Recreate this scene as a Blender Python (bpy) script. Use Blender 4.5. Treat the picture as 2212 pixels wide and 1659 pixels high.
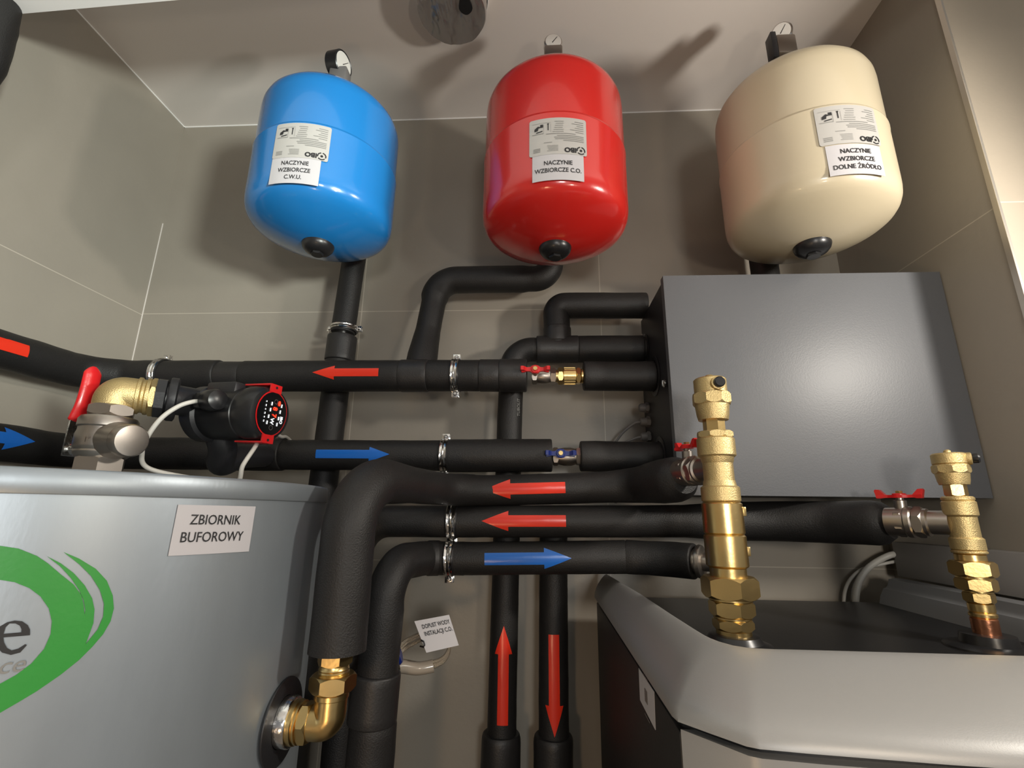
import bpy, bmesh, math, random
from mathutils import Vector as V, Matrix, noise
random.seed(7)
PI = math.pi
for o in list(bpy.data.objects): bpy.data.objects.remove(o)
SC = bpy.context.scene
COL = SC.collection
H = 1.62                      # height of the camera above the floor; all z below are written from eye level

# ------------------------------------------------------------------ camera
F_PX, PITCH, YAW, ROLL = 1035.09, 0.2585045, -0.0564948, 0.0122957
cp, sp, cy_, sy_ = math.cos(PITCH), math.sin(PITCH), math.cos(YAW), math.sin(YAW)
FWD = V((sy_*cp, cy_*cp, sp)); RT0 = V((cy_, -sy_, 0)); UP0 = RT0.cross(FWD)
RT = RT0*math.cos(ROLL) + UP0*math.sin(ROLL); UP = -RT0*math.sin(ROLL) + UP0*math.cos(ROLL)
cam_d = bpy.data.cameras.new('camera'); cam = bpy.data.objects.new('camera', cam_d); COL.objects.link(cam)
cam_d.sensor_width = 36; cam_d.sensor_fit = 'HORIZONTAL'; cam_d.lens = F_PX/2212*36; cam_d.clip_start = 0.02
cam.matrix_world = Matrix.Translation((0, 0, H)) @ Matrix((RT, UP, -FWD)).transposed().to_4x4()
SC.camera = cam
# ------------------------------------------------------------------ world, lights, exposure
SC.view_settings.view_transform = 'Standard'; SC.view_settings.look = 'None'
SC.view_settings.gamma = 1; SC.view_settings.use_curve_mapping = False
SC.view_settings.exposure = 0.0
wd = bpy.data.worlds.new('world'); SC.world = wd; wd.use_nodes = True
bg = wd.node_tree.nodes['Background']; bg.inputs[0].default_value = (0.84, 0.84, 0.86, 1); bg.inputs[1].default_value = 0.25

def lamp(name, kind, loc, target, energy, color, size=0.1, size_y=None, spot=None):
    d = bpy.data.lights.new(name, kind); d.energy = energy; d.color = color
    if kind == 'AREA':
        d.shape = 'RECTANGLE'; d.size = size; d.size_y = size_y or size
    else: d.shadow_soft_size = size
    if spot: d.spot_size = spot; d.spot_blend = 0.6
    o = bpy.data.objects.new(name, d); COL.objects.link(o)
    o.location = V(loc) + V((0, 0, H))
    o.rotation_euler = (V(target) - V(loc)).to_track_quat('-Z', 'Y').to_euler()
    return o
lamp('lamp_side', 'SPOT', (0.90, 0.30, 0.39), (-0.90, 0.80, 0.42), 26, (1.0, 0.93, 0.83), 0.045, spot=math.radians(150))
lamp('lamp_front', 'POINT', (0.42, -0.12, 0.03), (0, 1, 0.3), 5.4, (1.0, 0.84, 0.66), 0.035)
lamp('lamp_room', 'POINT', (0.30, -1.10, 0.05), (-0.5, 1, 0), 30, (0.98, 0.97, 0.93), 0.12)
lamp('lamp_fill_left', 'SPOT', (0.85, -0.55, 0.13), (-1.04, 0.75, 0.80), 165, (0.94, 1.0, 0.93), 0.10, spot=math.radians(40))  # added cool fill that brightens the left wall; no known source there
lamp('lamp_low', 'POINT', (-0.25, -0.25, -0.50), (-0.3, .6, -0.2), 5.0, (1.0, 0.66, 0.36), 0.05)

# ------------------------------------------------------------------ pixel to place on a known plane
def ray(u, v): return RT*((u-1106)/F_PX) + UP*((829.5-v)/F_PX) + FWD
def at(u, v, Y): d = ray(u, v); return d*(Y/d.y)
def atX(u, v, X): d = ray(u, v); return d*(X/d.x)
def atZ(u, v, Z): d = ray(u, v); return d*(Z/d.z)
def azang(u, v): d = ray(u, v); return math.atan2(d.x, d.y)

# ------------------------------------------------------------------ materials
def mat(name, base, rough=0.5, metal=0.0, bump=0.0, bscale=60, var=0.0, vscale=8, coat=0.0, emit=None, es=1, spec=None, stretch=None, detail=4):
    m = bpy.data.materials.new(name); m.use_nodes = True; nt = m.node_tree; n = nt.nodes; b = n['Principled BSDF']
    b.inputs['Base Color'].default_value = (*base, 1); b.inputs['Roughness'].default_value = rough; b.inputs['Metallic'].default_value = metal
    if coat: b.inputs['Coat Weight'].default_value = coat; b.inputs['Coat Roughness'].default_value = 0.08
    if spec is not None: b.inputs['Specular IOR Level'].default_value = spec
    tc = n.new('ShaderNodeTexCoord'); src = tc.outputs['Object']
    if stretch:
        mp = n.new('ShaderNodeMapping'); mp.inputs['Scale'].default_value = stretch; nt.links.new(src, mp.inputs[0]); src = mp.outputs[0]
    if var:
        t = n.new('ShaderNodeTexNoise'); t.inputs['Scale'].default_value = vscale; t.inputs['Detail'].default_value = 5
        nt.links.new(src, t.inputs['Vector'])
        mx = n.new('ShaderNodeMix'); mx.data_type = 'RGBA'
        mx.inputs[6].default_value = (*[c*(1-var) for c in base], 1); mx.inputs[7].default_value = (*[min(1, c*(1+var)) for c in base], 1)
        nt.links.new(t.outputs['Fac'], mx.inputs[0]); nt.links.new(mx.outputs[2], b.inputs['Base Color'])
        mr = n.new('ShaderNodeMapRange'); mr.inputs[3].default_value = max(0.02, rough*(1-var*.6)); mr.inputs[4].default_value = min(1, rough*(1+var*.6))
        nt.links.new(t.outputs['Fac'], mr.inputs[0]); nt.links.new(mr.outputs[0], b.inputs['Roughness'])
    if bump:
        t = n.new('ShaderNodeTexNoise'); t.inputs['Scale'].default_value = bscale; t.inputs['Detail'].default_value = detail
        nt.links.new(src, t.inputs['Vector'])
        bp = n.new('ShaderNodeBump'); bp.inputs['Strength'].default_value = bump; bp.inputs['Distance'].default_value = 0.002
        nt.links.new(t.outputs['Fac'], bp.inputs['Height']); nt.links.new(bp.outputs[0], b.inputs['Normal'])
    if emit: b.inputs['Emission Color'].default_value = (*emit, 1); b.inputs['Emission Strength'].default_value = es
    return m

def tile_mat(name, base, xs=(), ys=(), zs=()):
    """large format stoneware tile with thin joints; joints sit at fixed places in the room"""
    m = mat(name, base, 0.42, 0, 0.15, 90, 0.10, 2.2)
    nt = m.node_tree; n = nt.nodes; b = n['Principled BSDF']
    g = n.new('ShaderNodeNewGeometry'); s = n.new('ShaderNodeSeparateXYZ'); nt.links.new(g.outputs['Position'], s.inputs[0])
    prev = None
    for ax, vals in ((0, xs), (1, ys), (2, zs)):
        for v in vals:
            a = n.new('ShaderNodeMath'); a.operation = 'SUBTRACT'; nt.links.new(s.outputs[ax], a.inputs[0]); a.inputs[1].default_value = v
            c = n.new('ShaderNodeMath'); c.operation = 'ABSOLUTE'; nt.links.new(a.outputs[0], c.inputs[0])
            l = n.new('ShaderNodeMath'); l.operation = 'LESS_THAN'; l.inputs[1].default_value = 0.0010; nt.links.new(c.outputs[0], l.inputs[0])
            if prev:
                k = n.new('ShaderNodeMath'); k.operation = 'MAXIMUM'; nt.links.new(prev, k.inputs[0]); nt.links.new(l.outputs[0], k.inputs[1]); prev = k.outputs[0]
            else: prev = l.outputs[0]
    # cloudy second layer
    t = n.new('ShaderNodeTexNoise'); t.inputs['Scale'].default_value = 7; t.inputs['Detail'].default_value = 8; nt.links.new(g.outputs['Position'], t.inputs['Vector'])
    mx0 = n.new('ShaderNodeMix'); mx0.data_type = 'RGBA'; mx0.inputs[6].default_value = (*[c*.92 for c in base], 1); mx0.inputs[7].default_value = (*[c*1.08 for c in base], 1)
    nt.links.new(t.outputs['Fac'], mx0.inputs[0])
    mx = n.new('ShaderNodeMix'); mx.data_type = 'RGBA'; mx.inputs[7].default_value = (*[min(1, c*1.55) for c in base], 1)
    nt.links.new(mx0.outputs[2], mx.inputs[6]); nt.links.new(prev, mx.inputs[0]); nt.links.new(mx.outputs[2], b.inputs['Base Color'])
    return m

M = dict(
    rubber=mat('black_rubber_foam', (0.015, 0.0142, 0.0140), 0.50, 0, 0.35, 500, 0.12, 14, spec=0.38),
    rubber_tape=mat('black_rubber_tape', (0.018, 0.017, 0.017), 0.46, 0, 0.2, 300, 0.1, 20, spec=0.5),
    black=mat('black_plastic', (0.012, 0.012, 0.013), 0.32, 0, 0.05, 200),
    blackm=mat('matt_black_metal', (0.016, 0.016, 0.018), 0.42, 0, 0.1, 300),
    graphite=mat('graphite_powder_coat', (0.105, 0.11, 0.12), 0.48, 0, 0.12, 420, 0.04, 5, spec=0.6),
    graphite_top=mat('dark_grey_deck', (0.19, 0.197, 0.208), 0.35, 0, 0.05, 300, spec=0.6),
    silver=mat('silver_grey_paint', (0.28, 0.277, 0.27), 0.42, 0.2, 0.04, 900, 0.03, 6),
    darkside=mat('black_side_sheet', (0.018, 0.017, 0.016), 0.5, 0, 0.1, 300),
    galva=mat('galvanised_sheet', (0.325, 0.365, 0.40), 0.42, 0.60, 0.05, 260, 0.06, 30, stretch=(1, 1, .35)),
    ceil=mat('ceiling_paint', (0.72, 0.68, 0.64), 0.85, 0, 0.05, 250, 0.02, 3),
    white=mat('white_paint', (0.90, 0.90, 0.89), 0.8),
    blue=mat('blue_enamel', (0.012, 0.18, 0.50), 0.22, 0, 0.06, 120, 0.03, 10, coat=0.5),
    red=mat('red_enamel', (0.56, 0.018, 0.014), 0.24, 0, 0.06, 160, 0.03, 10, coat=0.5),
    cream=mat('cream_enamel', (0.53, 0.46, 0.325), 0.34, 0, 0.06, 160, 0.03, 8, coat=0.25),
    brass=mat('brass', (0.68, 0.49, 0.21), 0.30, 1.0, 0.06, 220, 0.10, 25),
    brass_cast=mat('cast_brass', (0.60, 0.46, 0.22), 0.42, 0.85, 0.35, 700, 0.12, 30),
    copper=mat('copper', (0.62, 0.27, 0.15), 0.28, 1.0, 0.15, 200, 0.15, 30),
    nickel=mat('nickel_plate', (0.42, 0.38, 0.34), 0.36, 1.0, 0.03, 900, 0.05, 30),
    chrome=mat('bright_zinc', (0.70, 0.69, 0.67), 0.15, 1.0, 0.25, 160, 0.08, 40),
    redp=mat('red_handle_paint', (0.60, 0.012, 0.014), 0.33, 0, 0.1, 200, coat=0.2),
    bluep=mat('blue_handle_paint', (0.006, 0.018, 0.15), 0.3, 0, 0.1, 200, coat=0.2),
    arrow_red=mat('red_vinyl', (0.75, 0.035, 0.014), 0.25, 0, 0.05, 90),
    arrow_blue=mat('blue_vinyl', (0.012, 0.13, 0.52), 0.25, 0, 0.05, 90),
    paper=mat('white_paper', (0.50, 0.49, 0.51), 0.6),
    label=mat('glossy_label', (0.44, 0.43, 0.41), 0.35),
    ink=mat('black_ink', (0.012, 0.012, 0.014), 0.5),
    greyink=mat('grey_ink', (0.22, 0.22, 0.21), 0.5),
    green=mat('green_print', (0.025, 0.27, 0.035), 0.42, 0, 0.05, 300, 0.05, 60),
    wire=mat('white_cable_sheath', (0.62, 0.60, 0.55), 0.4),
    greyp=mat('grey_plastic', (0.16, 0.15, 0.145), 0.45),
    trunk=mat('light_grey_trunking', (0.30, 0.29, 0.28), 0.5),
    glass=mat('gauge_glass_face', (0.66, 0.64, 0.60), 0.12, 0, coat=0.8),
    foil=mat('crinkled_foil', (0.55, 0.52, 0.50), 0.27, 0.85, 0.6, 45, 0.1, 30, stretch=(1, .35, 1), detail=8),
    void=mat('dark_opening', (0.004, 0.004, 0.004), 0.9),
    ledred=mat('red_led', (0.8, 0.02, 0.01), 0.4, emit=(1, 0.03, 0.01), es=3.0),
    ledwhite=mat('white_led', (0.8, 0.8, 0.8), 0.4, emit=(0.9, 0.95, 1), es=1.0),
    sleeve=mat('grey_clear_sleeve', (0.30, 0.26, 0.21), 0.2, coat=0.5),
    floor=mat('floor_tile', (0.22, 0.19, 0.16), 0.5, 0, 0.1, 60, 0.08, 3),
    trimm=mat('brushed_aluminium', (0.75, 0.70, 0.62), 0.3, 0.8),
    braid=mat('steel_braid', (0.42, 0.36, 0.28), 0.35, 0.9, 0.9, 900),
    screenblk=mat('black_glass_panel', (0.006, 0.006, 0.007), 0.12, coat=0.5),
)
TILE = (0.315, 0.285, 0.240)
M['tile_back'] = tile_mat('tile_back', TILE, xs=(-0.452, 0.156), zs=(0.490+H, -0.11+H, -0.71+H))
M['tile_left'] = tile_mat('tile_left', TILE, ys=(0.50, -0.10), zs=(0.487+H, -0.11+H, -0.71+H))
M['tile_right'] = tile_mat('tile_right', TILE, ys=(0.50,), zs=(0.490+H, -0.11+H))
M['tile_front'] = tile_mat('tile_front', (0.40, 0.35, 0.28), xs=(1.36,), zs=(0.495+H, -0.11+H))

# ------------------------------------------------------------------ mesh builder
class MB:
    def __init__(s): s.v = []; s.f = []
    def add(s, vs, fs):
        k = len(s.v); s.v += [V(p) for p in vs]; s.f += [tuple(i+k for i in f) for f in fs]; return s
    def bm(s, bm):
        bm.verts.ensure_lookup_table(); bm.verts.index_update()
        s.add([v.co.copy() for v in bm.verts], [[v.index for v in f.verts] for f in bm.faces]); bm.free(); return s
    def box(s, lo, hi, bev=0.0, rot=None, piv=None, seg=2):
        bm = bmesh.new(); bmesh.ops.create_cube(bm, size=1)
        lo = V(lo); hi = V(hi); c = (lo+hi)/2; d = hi-lo
        for v in bm.verts: v.co = V((v.co.x*d.x, v.co.y*d.y, v.co.z*d.z))
        if bev: bmesh.ops.bevel(bm, geom=bm.edges[:], offset=bev, segments=seg, affect='EDGES', profile=0.5)
        R = rot or Matrix.Identity(3)
        for v in bm.verts: v.co = R @ v.co + c
        return s.bm(bm)
    def lathe(s, prof, c=(0, 0, 0), axis=(0, 0, 1), seg=32, facets=None, ph=0.0, cap=True):
        """prof: list of (radius, height along axis); facets: polygon count for hexes"""
        c = V(c); a = V(axis).normalized(); x = a.orthogonal().normalized() if abs(a.z) < .9 else V((1, 0, 0)); x = (x - a*x.dot(a)).normalized(); y = a.cross(x)
        n = facets or seg; vs = []; fs = []
        for r, h in prof:
            for i in range(n):
                t = 2*PI*i/n + ph; vs.append(c + a*h + x*(max(r, 1e-5)*math.cos(t)) + y*(max(r, 1e-5)*math.sin(t)))
        for j in range(len(prof)-1):
            for i in range(n):
                q = (i+1) % n; fs.append((j*n+i, j*n+q, (j+1)*n+q, (j+1)*n+i))
        if cap: fs.append(tuple(reversed(range(n)))); fs.append(tuple(range((len(prof)-1)*n, len(prof)*n)))
        return s.add(vs, fs)
    def hexn(s, r, h0, h1, c=(0, 0, 0), axis=(0, 0, 1), ph=0.0, n=6, ch=None):
        """hexagon nut with chamfered corners"""
        ch = ch if ch is not None else min(r*.12, (h1-h0)*.25)
        c = V(c); a = V(axis).normalized(); x = a.orthogonal().normalized() if abs(a.z) < .9 else V((1, 0, 0)); x = (x-a*x.dot(a)).normalized(); y = a.cross(x)
        m = n*6; vs = []; fs = []; ap = r*math.cos(PI/n)
        rings = [(ap*.97, h0), (None, h0+ch*.0), (None, h0+ch), (None, h1-ch), (None, h1), (ap*.97, h1)]
        for k, (rr, h) in enumerate(rings):
            for i in range(m):
                t = 2*PI*i/m + ph; tt = (2*PI*i/m) % (2*PI/n) - PI/n
                re = ap/math.cos(tt)
                if k in (1, 4): q = ap*1.0; zz = h
                elif k in (2, 3):
                    q = re; over = (re-ap)/(r-ap+1e-9); zz = h0 + ch*over if k == 2 else h1 - ch*over
                else: q = rr; zz = h
                vs.append(c + a*zz + x*(q*math.cos(t)) + y*(q*math.sin(t)))
        for j in range(5):
            for i in range(m):
                q = (i+1) % m; fs.append((j*m+i, j*m+q, (j+1)*m+q, (j+1)*m+i))
        fs.append(tuple(reversed(range(m)))); fs.append(tuple(range(5*m, 6*m)))
        return s.add(vs, fs)
    def tube(s, pts, r, seg=28, wob=0.0, cap=True, flat=None):
        """sweep; r a number, a list or a function of the running length"""
        pts = [V(p) for p in pts]; n = len(pts); L = [0]
        for i in range(1, n): L.append(L[-1] + (pts[i]-pts[i-1]).length)
        T = []
        for i in range(n):
            a = pts[max(i-1, 0)]; b = pts[min(i+1, n-1)]; T.append((b-a).normalized())
        x = T[0].orthogonal().normalized(); vs = []; fs = []
        for i in range(n):
            x = (x - T[i]*x.dot(T[i])).normalized(); y = T[i].cross(x)
            rr = r(L[i]) if callable(r) else (r[i] if isinstance(r, (list, tuple)) else r)
            for k in range(seg):
                t = 2*PI*k/seg; d = x*math.cos(t) + y*math.sin(t)
                q = rr
                if wob:
                    p = pts[i] + d*rr; q = rr*(1 + wob*(noise.noise(p*22) + .5*noise.noise(p*55)))
                vs.append(pts[i] + d*q)
        for i in range(n-1):
            for k in range(seg):
                q = (k+1) % seg; fs.append((i*seg+k, i*seg+q, (i+1)*seg+q, (i+1)*seg+k))
        if cap: fs.append(tuple(reversed(range(seg)))); fs.append(tuple(range((n-1)*seg, n*seg)))
        return s.add(vs, fs)
    def prism(s, poly, t, o=(0, 0, 0), ux=(1, 0, 0), uy=(0, 0, 1)):
        """flat outline extruded by t along ux x uy"""
        o = V(o); ux = V(ux).normalized(); uy = V(uy).normalized(); n = ux.cross(uy); k = len(poly)
        a = [o + ux*p[0] + uy*p[1] for p in poly]; b = [p + n*t for p in a]
        fs = [tuple(reversed(range(k))), tuple(range(k, 2*k))] + [(i, (i+1) % k, k+(i+1) % k, k+i) for i in range(k)]
        return s.add(a+b, fs)

def fillet(pts, r, step=0.006, n=14):
    """polyline with rounded corners, subdivided along the straight runs"""
    pts = [V(p) for p in pts]; out = [pts[0]]
    rs = r if isinstance(r, (list, tuple)) else [r]*(len(pts)-2)
    for i in range(1, len(pts)-1):
        a, b, c = pts[i-1], pts[i], pts[i+1]; u = (a-b).normalized(); w = (c-b).normalized()
        ang = u.angle(w); 
        if ang > PI-0.02: out.append(b); continue
        d = min(rs[i-1]/math.tan(ang/2), (a-b).length*.49, (c-b).length*.49)
        rad = d*math.tan(ang/2); p = b+u*d; q = b+w*d; cen = b + (u+w).normalized()*(rad/math.sin(ang/2))
        e0 = p-cen; e1 = q-cen; th = e0.angle(e1)
        for k in range(n+1):
            t = k/n; out.append(cen + (e0*math.sin((1-t)*th) + e1*math.sin(t*th))/math.sin(th))
    out.append(pts[-1]); res = [out[0]]
    for p in out[1:]:
        l = (p-res[-1]).length
        if l > step*2.5:
            m = int(l/(step*2)); q = res[-1].copy()
            for k in range(1, m): res.append(q.lerp(p, k/m))
        res.append(p)
    return res

def spline(pts, n=10):
    pts = [V(p) for p in pts]; P = [pts[0]*2-pts[1]] + pts + [pts[-1]*2-pts[-2]]; out = []
    for i in range(1, len(P)-2):
        p0, p1, p2, p3 = P[i-1:i+3]
        for k in range(n):
            t = k/n; out.append(0.5*((2*p1) + (p2-p0)*t + (2*p0-5*p1+4*p2-p3)*t*t + (3*p1-p0-3*p2+p3)*t**3))
    out.append(pts[-1]); return out

ORG = {}
def link(name, mb, m, parent=None, origin=None, angle=35, smooth=True):
    """one mesh object from a builder; coordinates are stored about the origin of the thing it belongs to"""
    if parent is not None: org = ORG[parent.name]
    elif origin is not None: org = V(origin)
    else:
        xs = [v.x for v in mb.v]; ys = [v.y for v in mb.v]; zs = [v.z for v in mb.v]
        org = V(((min(xs)+max(xs))/2, (min(ys)+max(ys))/2, min(zs)))
    me = bpy.data.meshes.new(name); me.from_pydata([v-org for v in mb.v], [], mb.f); me.validate(); me.update()
    b = bmesh.new(); b.from_mesh(me); bmesh.ops.recalc_face_normals(b, faces=b.faces[:]) if len(mb.f) > 1 and not getattr(mb, 'keepn', False) else None; b.to_mesh(me); b.free()
    if smooth:
        me.polygons.foreach_set('use_smooth', [True]*len(me.polygons)); me.set_sharp_from_angle(angle=math.radians(angle))
    me.materials.append(M[m] if isinstance(m, str) else m)
    o = bpy.data.objects.new(name, me); COL.objects.link(o)
    if parent is not None: o.parent = parent
    else: o.location = org + V((0, 0, H))
    ORG[o.name] = org
    return o
def thing(name, loc, label, cat, group=None):
    o = bpy.data.objects.new(name, None); COL.objects.link(o); o.empty_display_size = 0.05
    o.location = V(loc) + V((0, 0, H)); ORG[o.name] = V(loc)
    return tag(o, label, cat, group)
def tag(o, label, cat, group=None):
    o['label'] = label; o['category'] = cat
    if group: o['group'] = group
    return o
def struct(name, mb, m, smooth=False):
    o = link(name, mb, m, smooth=smooth); o['kind'] = 'structure'; return o

# ------------------------------------------------------------------ lettering and stickers bent on to surfaces
_tc = {}
def text_mesh(s, size, bold=0.0):
    cu = bpy.data.curves.new('t', 'FONT'); cu.body = s; cu.size = size; cu.align_x = 'CENTER'; cu.align_y = 'CENTER'; cu.resolution_u = 3; cu.offset = bold*size
    ob = bpy.data.objects.new('t', cu); COL.objects.link(ob)
    dg = bpy.context.evaluated_depsgraph_get(); me = bpy.data.meshes.new_from_object(ob.evaluated_get(dg))
    vs = [(v.co.x, v.co.y) for v in me.vertices]; fs = [tuple(p.vertices) for p in me.polygons]
    bpy.data.objects.remove(ob); bpy.data.meshes.remove(me); bpy.data.curves.remove(cu)
    return vs, fs
def poly_mesh(outer, holes=(), cut=0.006):
    """outline (with holes) filled and sliced so that it can follow a curved surface"""
    bm = bmesh.new()
    for loop in [outer] + list(holes):
        vs = [bm.verts.new((p[0], p[1], 0)) for p in loop]
        for i in range(len(vs)): bm.edges.new((vs[i], vs[(i+1) % len(vs)]))
    bmesh.ops.triangle_fill(bm, use_beauty=True, edges=bm.edges[:])
    if cut:
        for ax in (0, 1):
            lo = min(v.co[ax] for v in bm.verts); hi = max(v.co[ax] for v in bm.verts); x = lo+cut
            while x < hi:
                n = (1, 0, 0) if ax == 0 else (0, 1, 0); c = (x, 0, 0) if ax == 0 else (0, x, 0)
                bmesh.ops.bisect_plane(bm, geom=bm.verts[:]+bm.edges[:]+bm.faces[:], plane_co=c, plane_no=n); x += cut
    bm.verts.index_update(); vs = [(v.co.x, v.co.y) for v in bm.verts]; fs = [tuple(v.index for v in f.verts) for f in bm.faces]; bm.free()
    return vs, fs
def rect(w, h, cx=0, cy=0): return [(cx-w/2, cy-h/2), (cx+w/2, cy-h/2), (cx+w/2, cy+h/2), (cx-w/2, cy+h/2)]
def rrect(w, h, r, n=5):
    out = []
    for sx, sy, a0 in ((1, 1, 0), (-1, 1, 90), (-1, -1, 180), (1, -1, 270)):
        for k in range(n+1):
            a = math.radians(a0+90*k/n); out.append((sx*(w/2-r)+r*math.cos(a), sy*(h/2-r)+r*math.sin(a)))
    return out
def xf(vs, dx=0, dy=0, rot=0, sx=1, sy=1, shear=0):
    c, s = math.cos(rot), math.sin(rot)
    return [((x*sx+y*shear)*c - y*sy*s + dx, (x*sx+y*shear)*s + y*sy*c + dy) for x, y in vs]
class Surf:
    """a surface patch a flat drawing is laid on: f(s, t, lift) -> point"""
    def __init__(s, f): s.f = f
def cyl_v(cx, cy, R, th0, z0):      # upright cylinder; th0 measured from -Y towards +X
    return Surf(lambda s, t, l: V((cx + (R+l)*math.sin(th0+s/R), cy - (R+l)*math.cos(th0+s/R), z0+t)))
def cyl_h(c, axis, r0, R):          # pipe: s runs along the axis, t around it
    c = V(c); a = V(axis).normalized(); r0 = V(r0); r0 = (r0-a*r0.dot(a)).normalized(); u = r0.cross(a)
    return Surf(lambda s, t, l: c + a*s + (r0*math.cos(t/R) + u*math.sin(t/R))*(R+l))
def flat(o, ux, uy):
    o = V(o); ux = V(ux).normalized(); uy = V(uy).normalized(); n = ux.cross(uy)
    return Surf(lambda s, t, l: o + ux*s + uy*t + n*l)
def lay(name, parts, surf, m, parent, lift=0.0004, thick=0.0):
    """parts: list of (verts, faces)"""
    mb = MB()
    for vs, fs in parts:
        P = [surf.f(x, y, lift) for x, y in vs]
        if thick:
            Q = [surf.f(x, y, lift-thick) for x, y in vs]; k = len(P); mb.add(P, fs); mb.add(Q, [tuple(reversed(f)) for f in fs])
        else: mb.add(P, fs)
    mb.keepn = True
    return link(name, mb, m, parent)
def lines(parent, surf, rows, size, gap, m='ink', bold=0.012, lift=0.0008, dx=0, dy=0, rot=0, shear=0, name='lettering', sx=1.0):
    ps = []; n = len(rows)
    for i, r in enumerate(rows):
        vs, fs = text_mesh(r, size, bold); vs = xf(vs, 0, ((n-1)/2-i)*gap, sx=sx, shear=shear); vs = xf(vs, dx, dy, rot); ps.append((vs, fs))
    return lay(name, ps, surf, m, parent, lift)

# ================================================================== THE ROOM
CEIL, CL2, XL, XR, YB, YF = 1.083, 1.000, -1.041, 0.748, 1.12, 0.72
def slab(name, lo, hi, m): return struct(name, MB().box(lo, hi), m)
slab('floor', (-1.2, -2.2, -H-.1), (2.3, 1.3, -H), 'floor')
slab('wall_back', (XL-.1, YB, -H), (XR+.1, YB+.1, CEIL+.1), 'tile_back')
slab('wall_left', (XL-.1, -2.2, -H), (XL, YB, CEIL+.1), 'tile_left')
slab('wall_right', (XR, YF+.002, -H), (XR+.1, YB, CEIL+.1), 'tile_right')
slab('wall_front_right', (XR+.1, YF, -H), (2.2, YF+.1, CEIL+.1), 'tile_front')
struct('wall_pier', MB().box((XR+.0015, YF-.0005, -H), (XR+.1, YF+.004, CEIL)), 'tile_front')
slab('ceiling', (XL, .5, CEIL), (XR, YB, CEIL+.1), 'ceil')
struct('ceiling_lintel', MB().prism([(XL, -2.2), (2.2, -2.2), (2.2, .508), (XL, .623)], CEIL+.1-.86, (0, 0, .86), (1, 0, 0), (0, 1, 0)), 'white')
# bright metal edge trim on the outer corner and pale sealant lines in the inner corners
struct('trim_1', MB().box((XR-.0022, YF-.0025, -H), (XR+.0022, YF+.008, CEIL-.002), .0006), 'trimm')
struct('trim_2', MB().box((XL, YB-.0022, CEIL-.0022), (XR, YB, CEIL)), 'white')
struct('trim_3', MB().box((XL, YF, CEIL-.0022), (XL+.0022, YB, CEIL)), 'white')
struct('trim_4', MB().box((XL, YB-.0016, 0.2), (XL+.0016, YB, 0.76)), 'ceil')

# ================================================================== INSULATED PIPES
def pipe(mb, pts, r, wob=0.012, er=0.003, seg=32, lips=True):
    """a foam sleeve with softly rounded ends"""
    pts = [V(p) for p in pts]; L = sum((pts[i]-pts[i-1]).length for i in range(1, len(pts)))
    if lips:   # extra rings near the ends for the rounding
        a = pts[0]; b = pts[1]; d = (b-a).normalized(); e = (pts[-2]-pts[-1]).normalized(); z = pts[-1]
        head = [a, a+d*er*.15, a+d*er*.5, a+d*er]; tail = [z+e*er, z+e*er*.5, z+e*er*.15, z]
        mid = [p for p in pts[1:-1] if (p-a).length > er*1.2 and (p-z).length > er*1.2]
        pts = head+mid+tail
        f = [1-.10, 1-.05, 1-.015, 1]; n = len(pts)
        rr = [r*(f[i] if i < 4 else f[n-1-i] if n-1-i < 4 else 1) for i in range(n)]
    else: rr = r
    return mb.tube(pts, rr, seg, wob)
def arrow_poly(L, w, hw, hl):   # pointing to +x
    return [(-L/2, -w/2), (L/2-hl, -w/2), (L/2-hl, -hw/2), (L/2, 0), (L/2-hl, hw/2), (L/2-hl, w/2), (-L/2, w/2)]
def arrow(parent, surf, L, w, hw, hl, m, rot=0, label=None):
    vs, fs = poly_mesh(arrow_poly(L, w, hw, hl), cut=0.0045)
    o = lay('direction_arrow', [(xf(vs, rot=rot), fs)], surf, m, parent, lift=0.0012)
    if label: o['label'] = label
    return o

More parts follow.
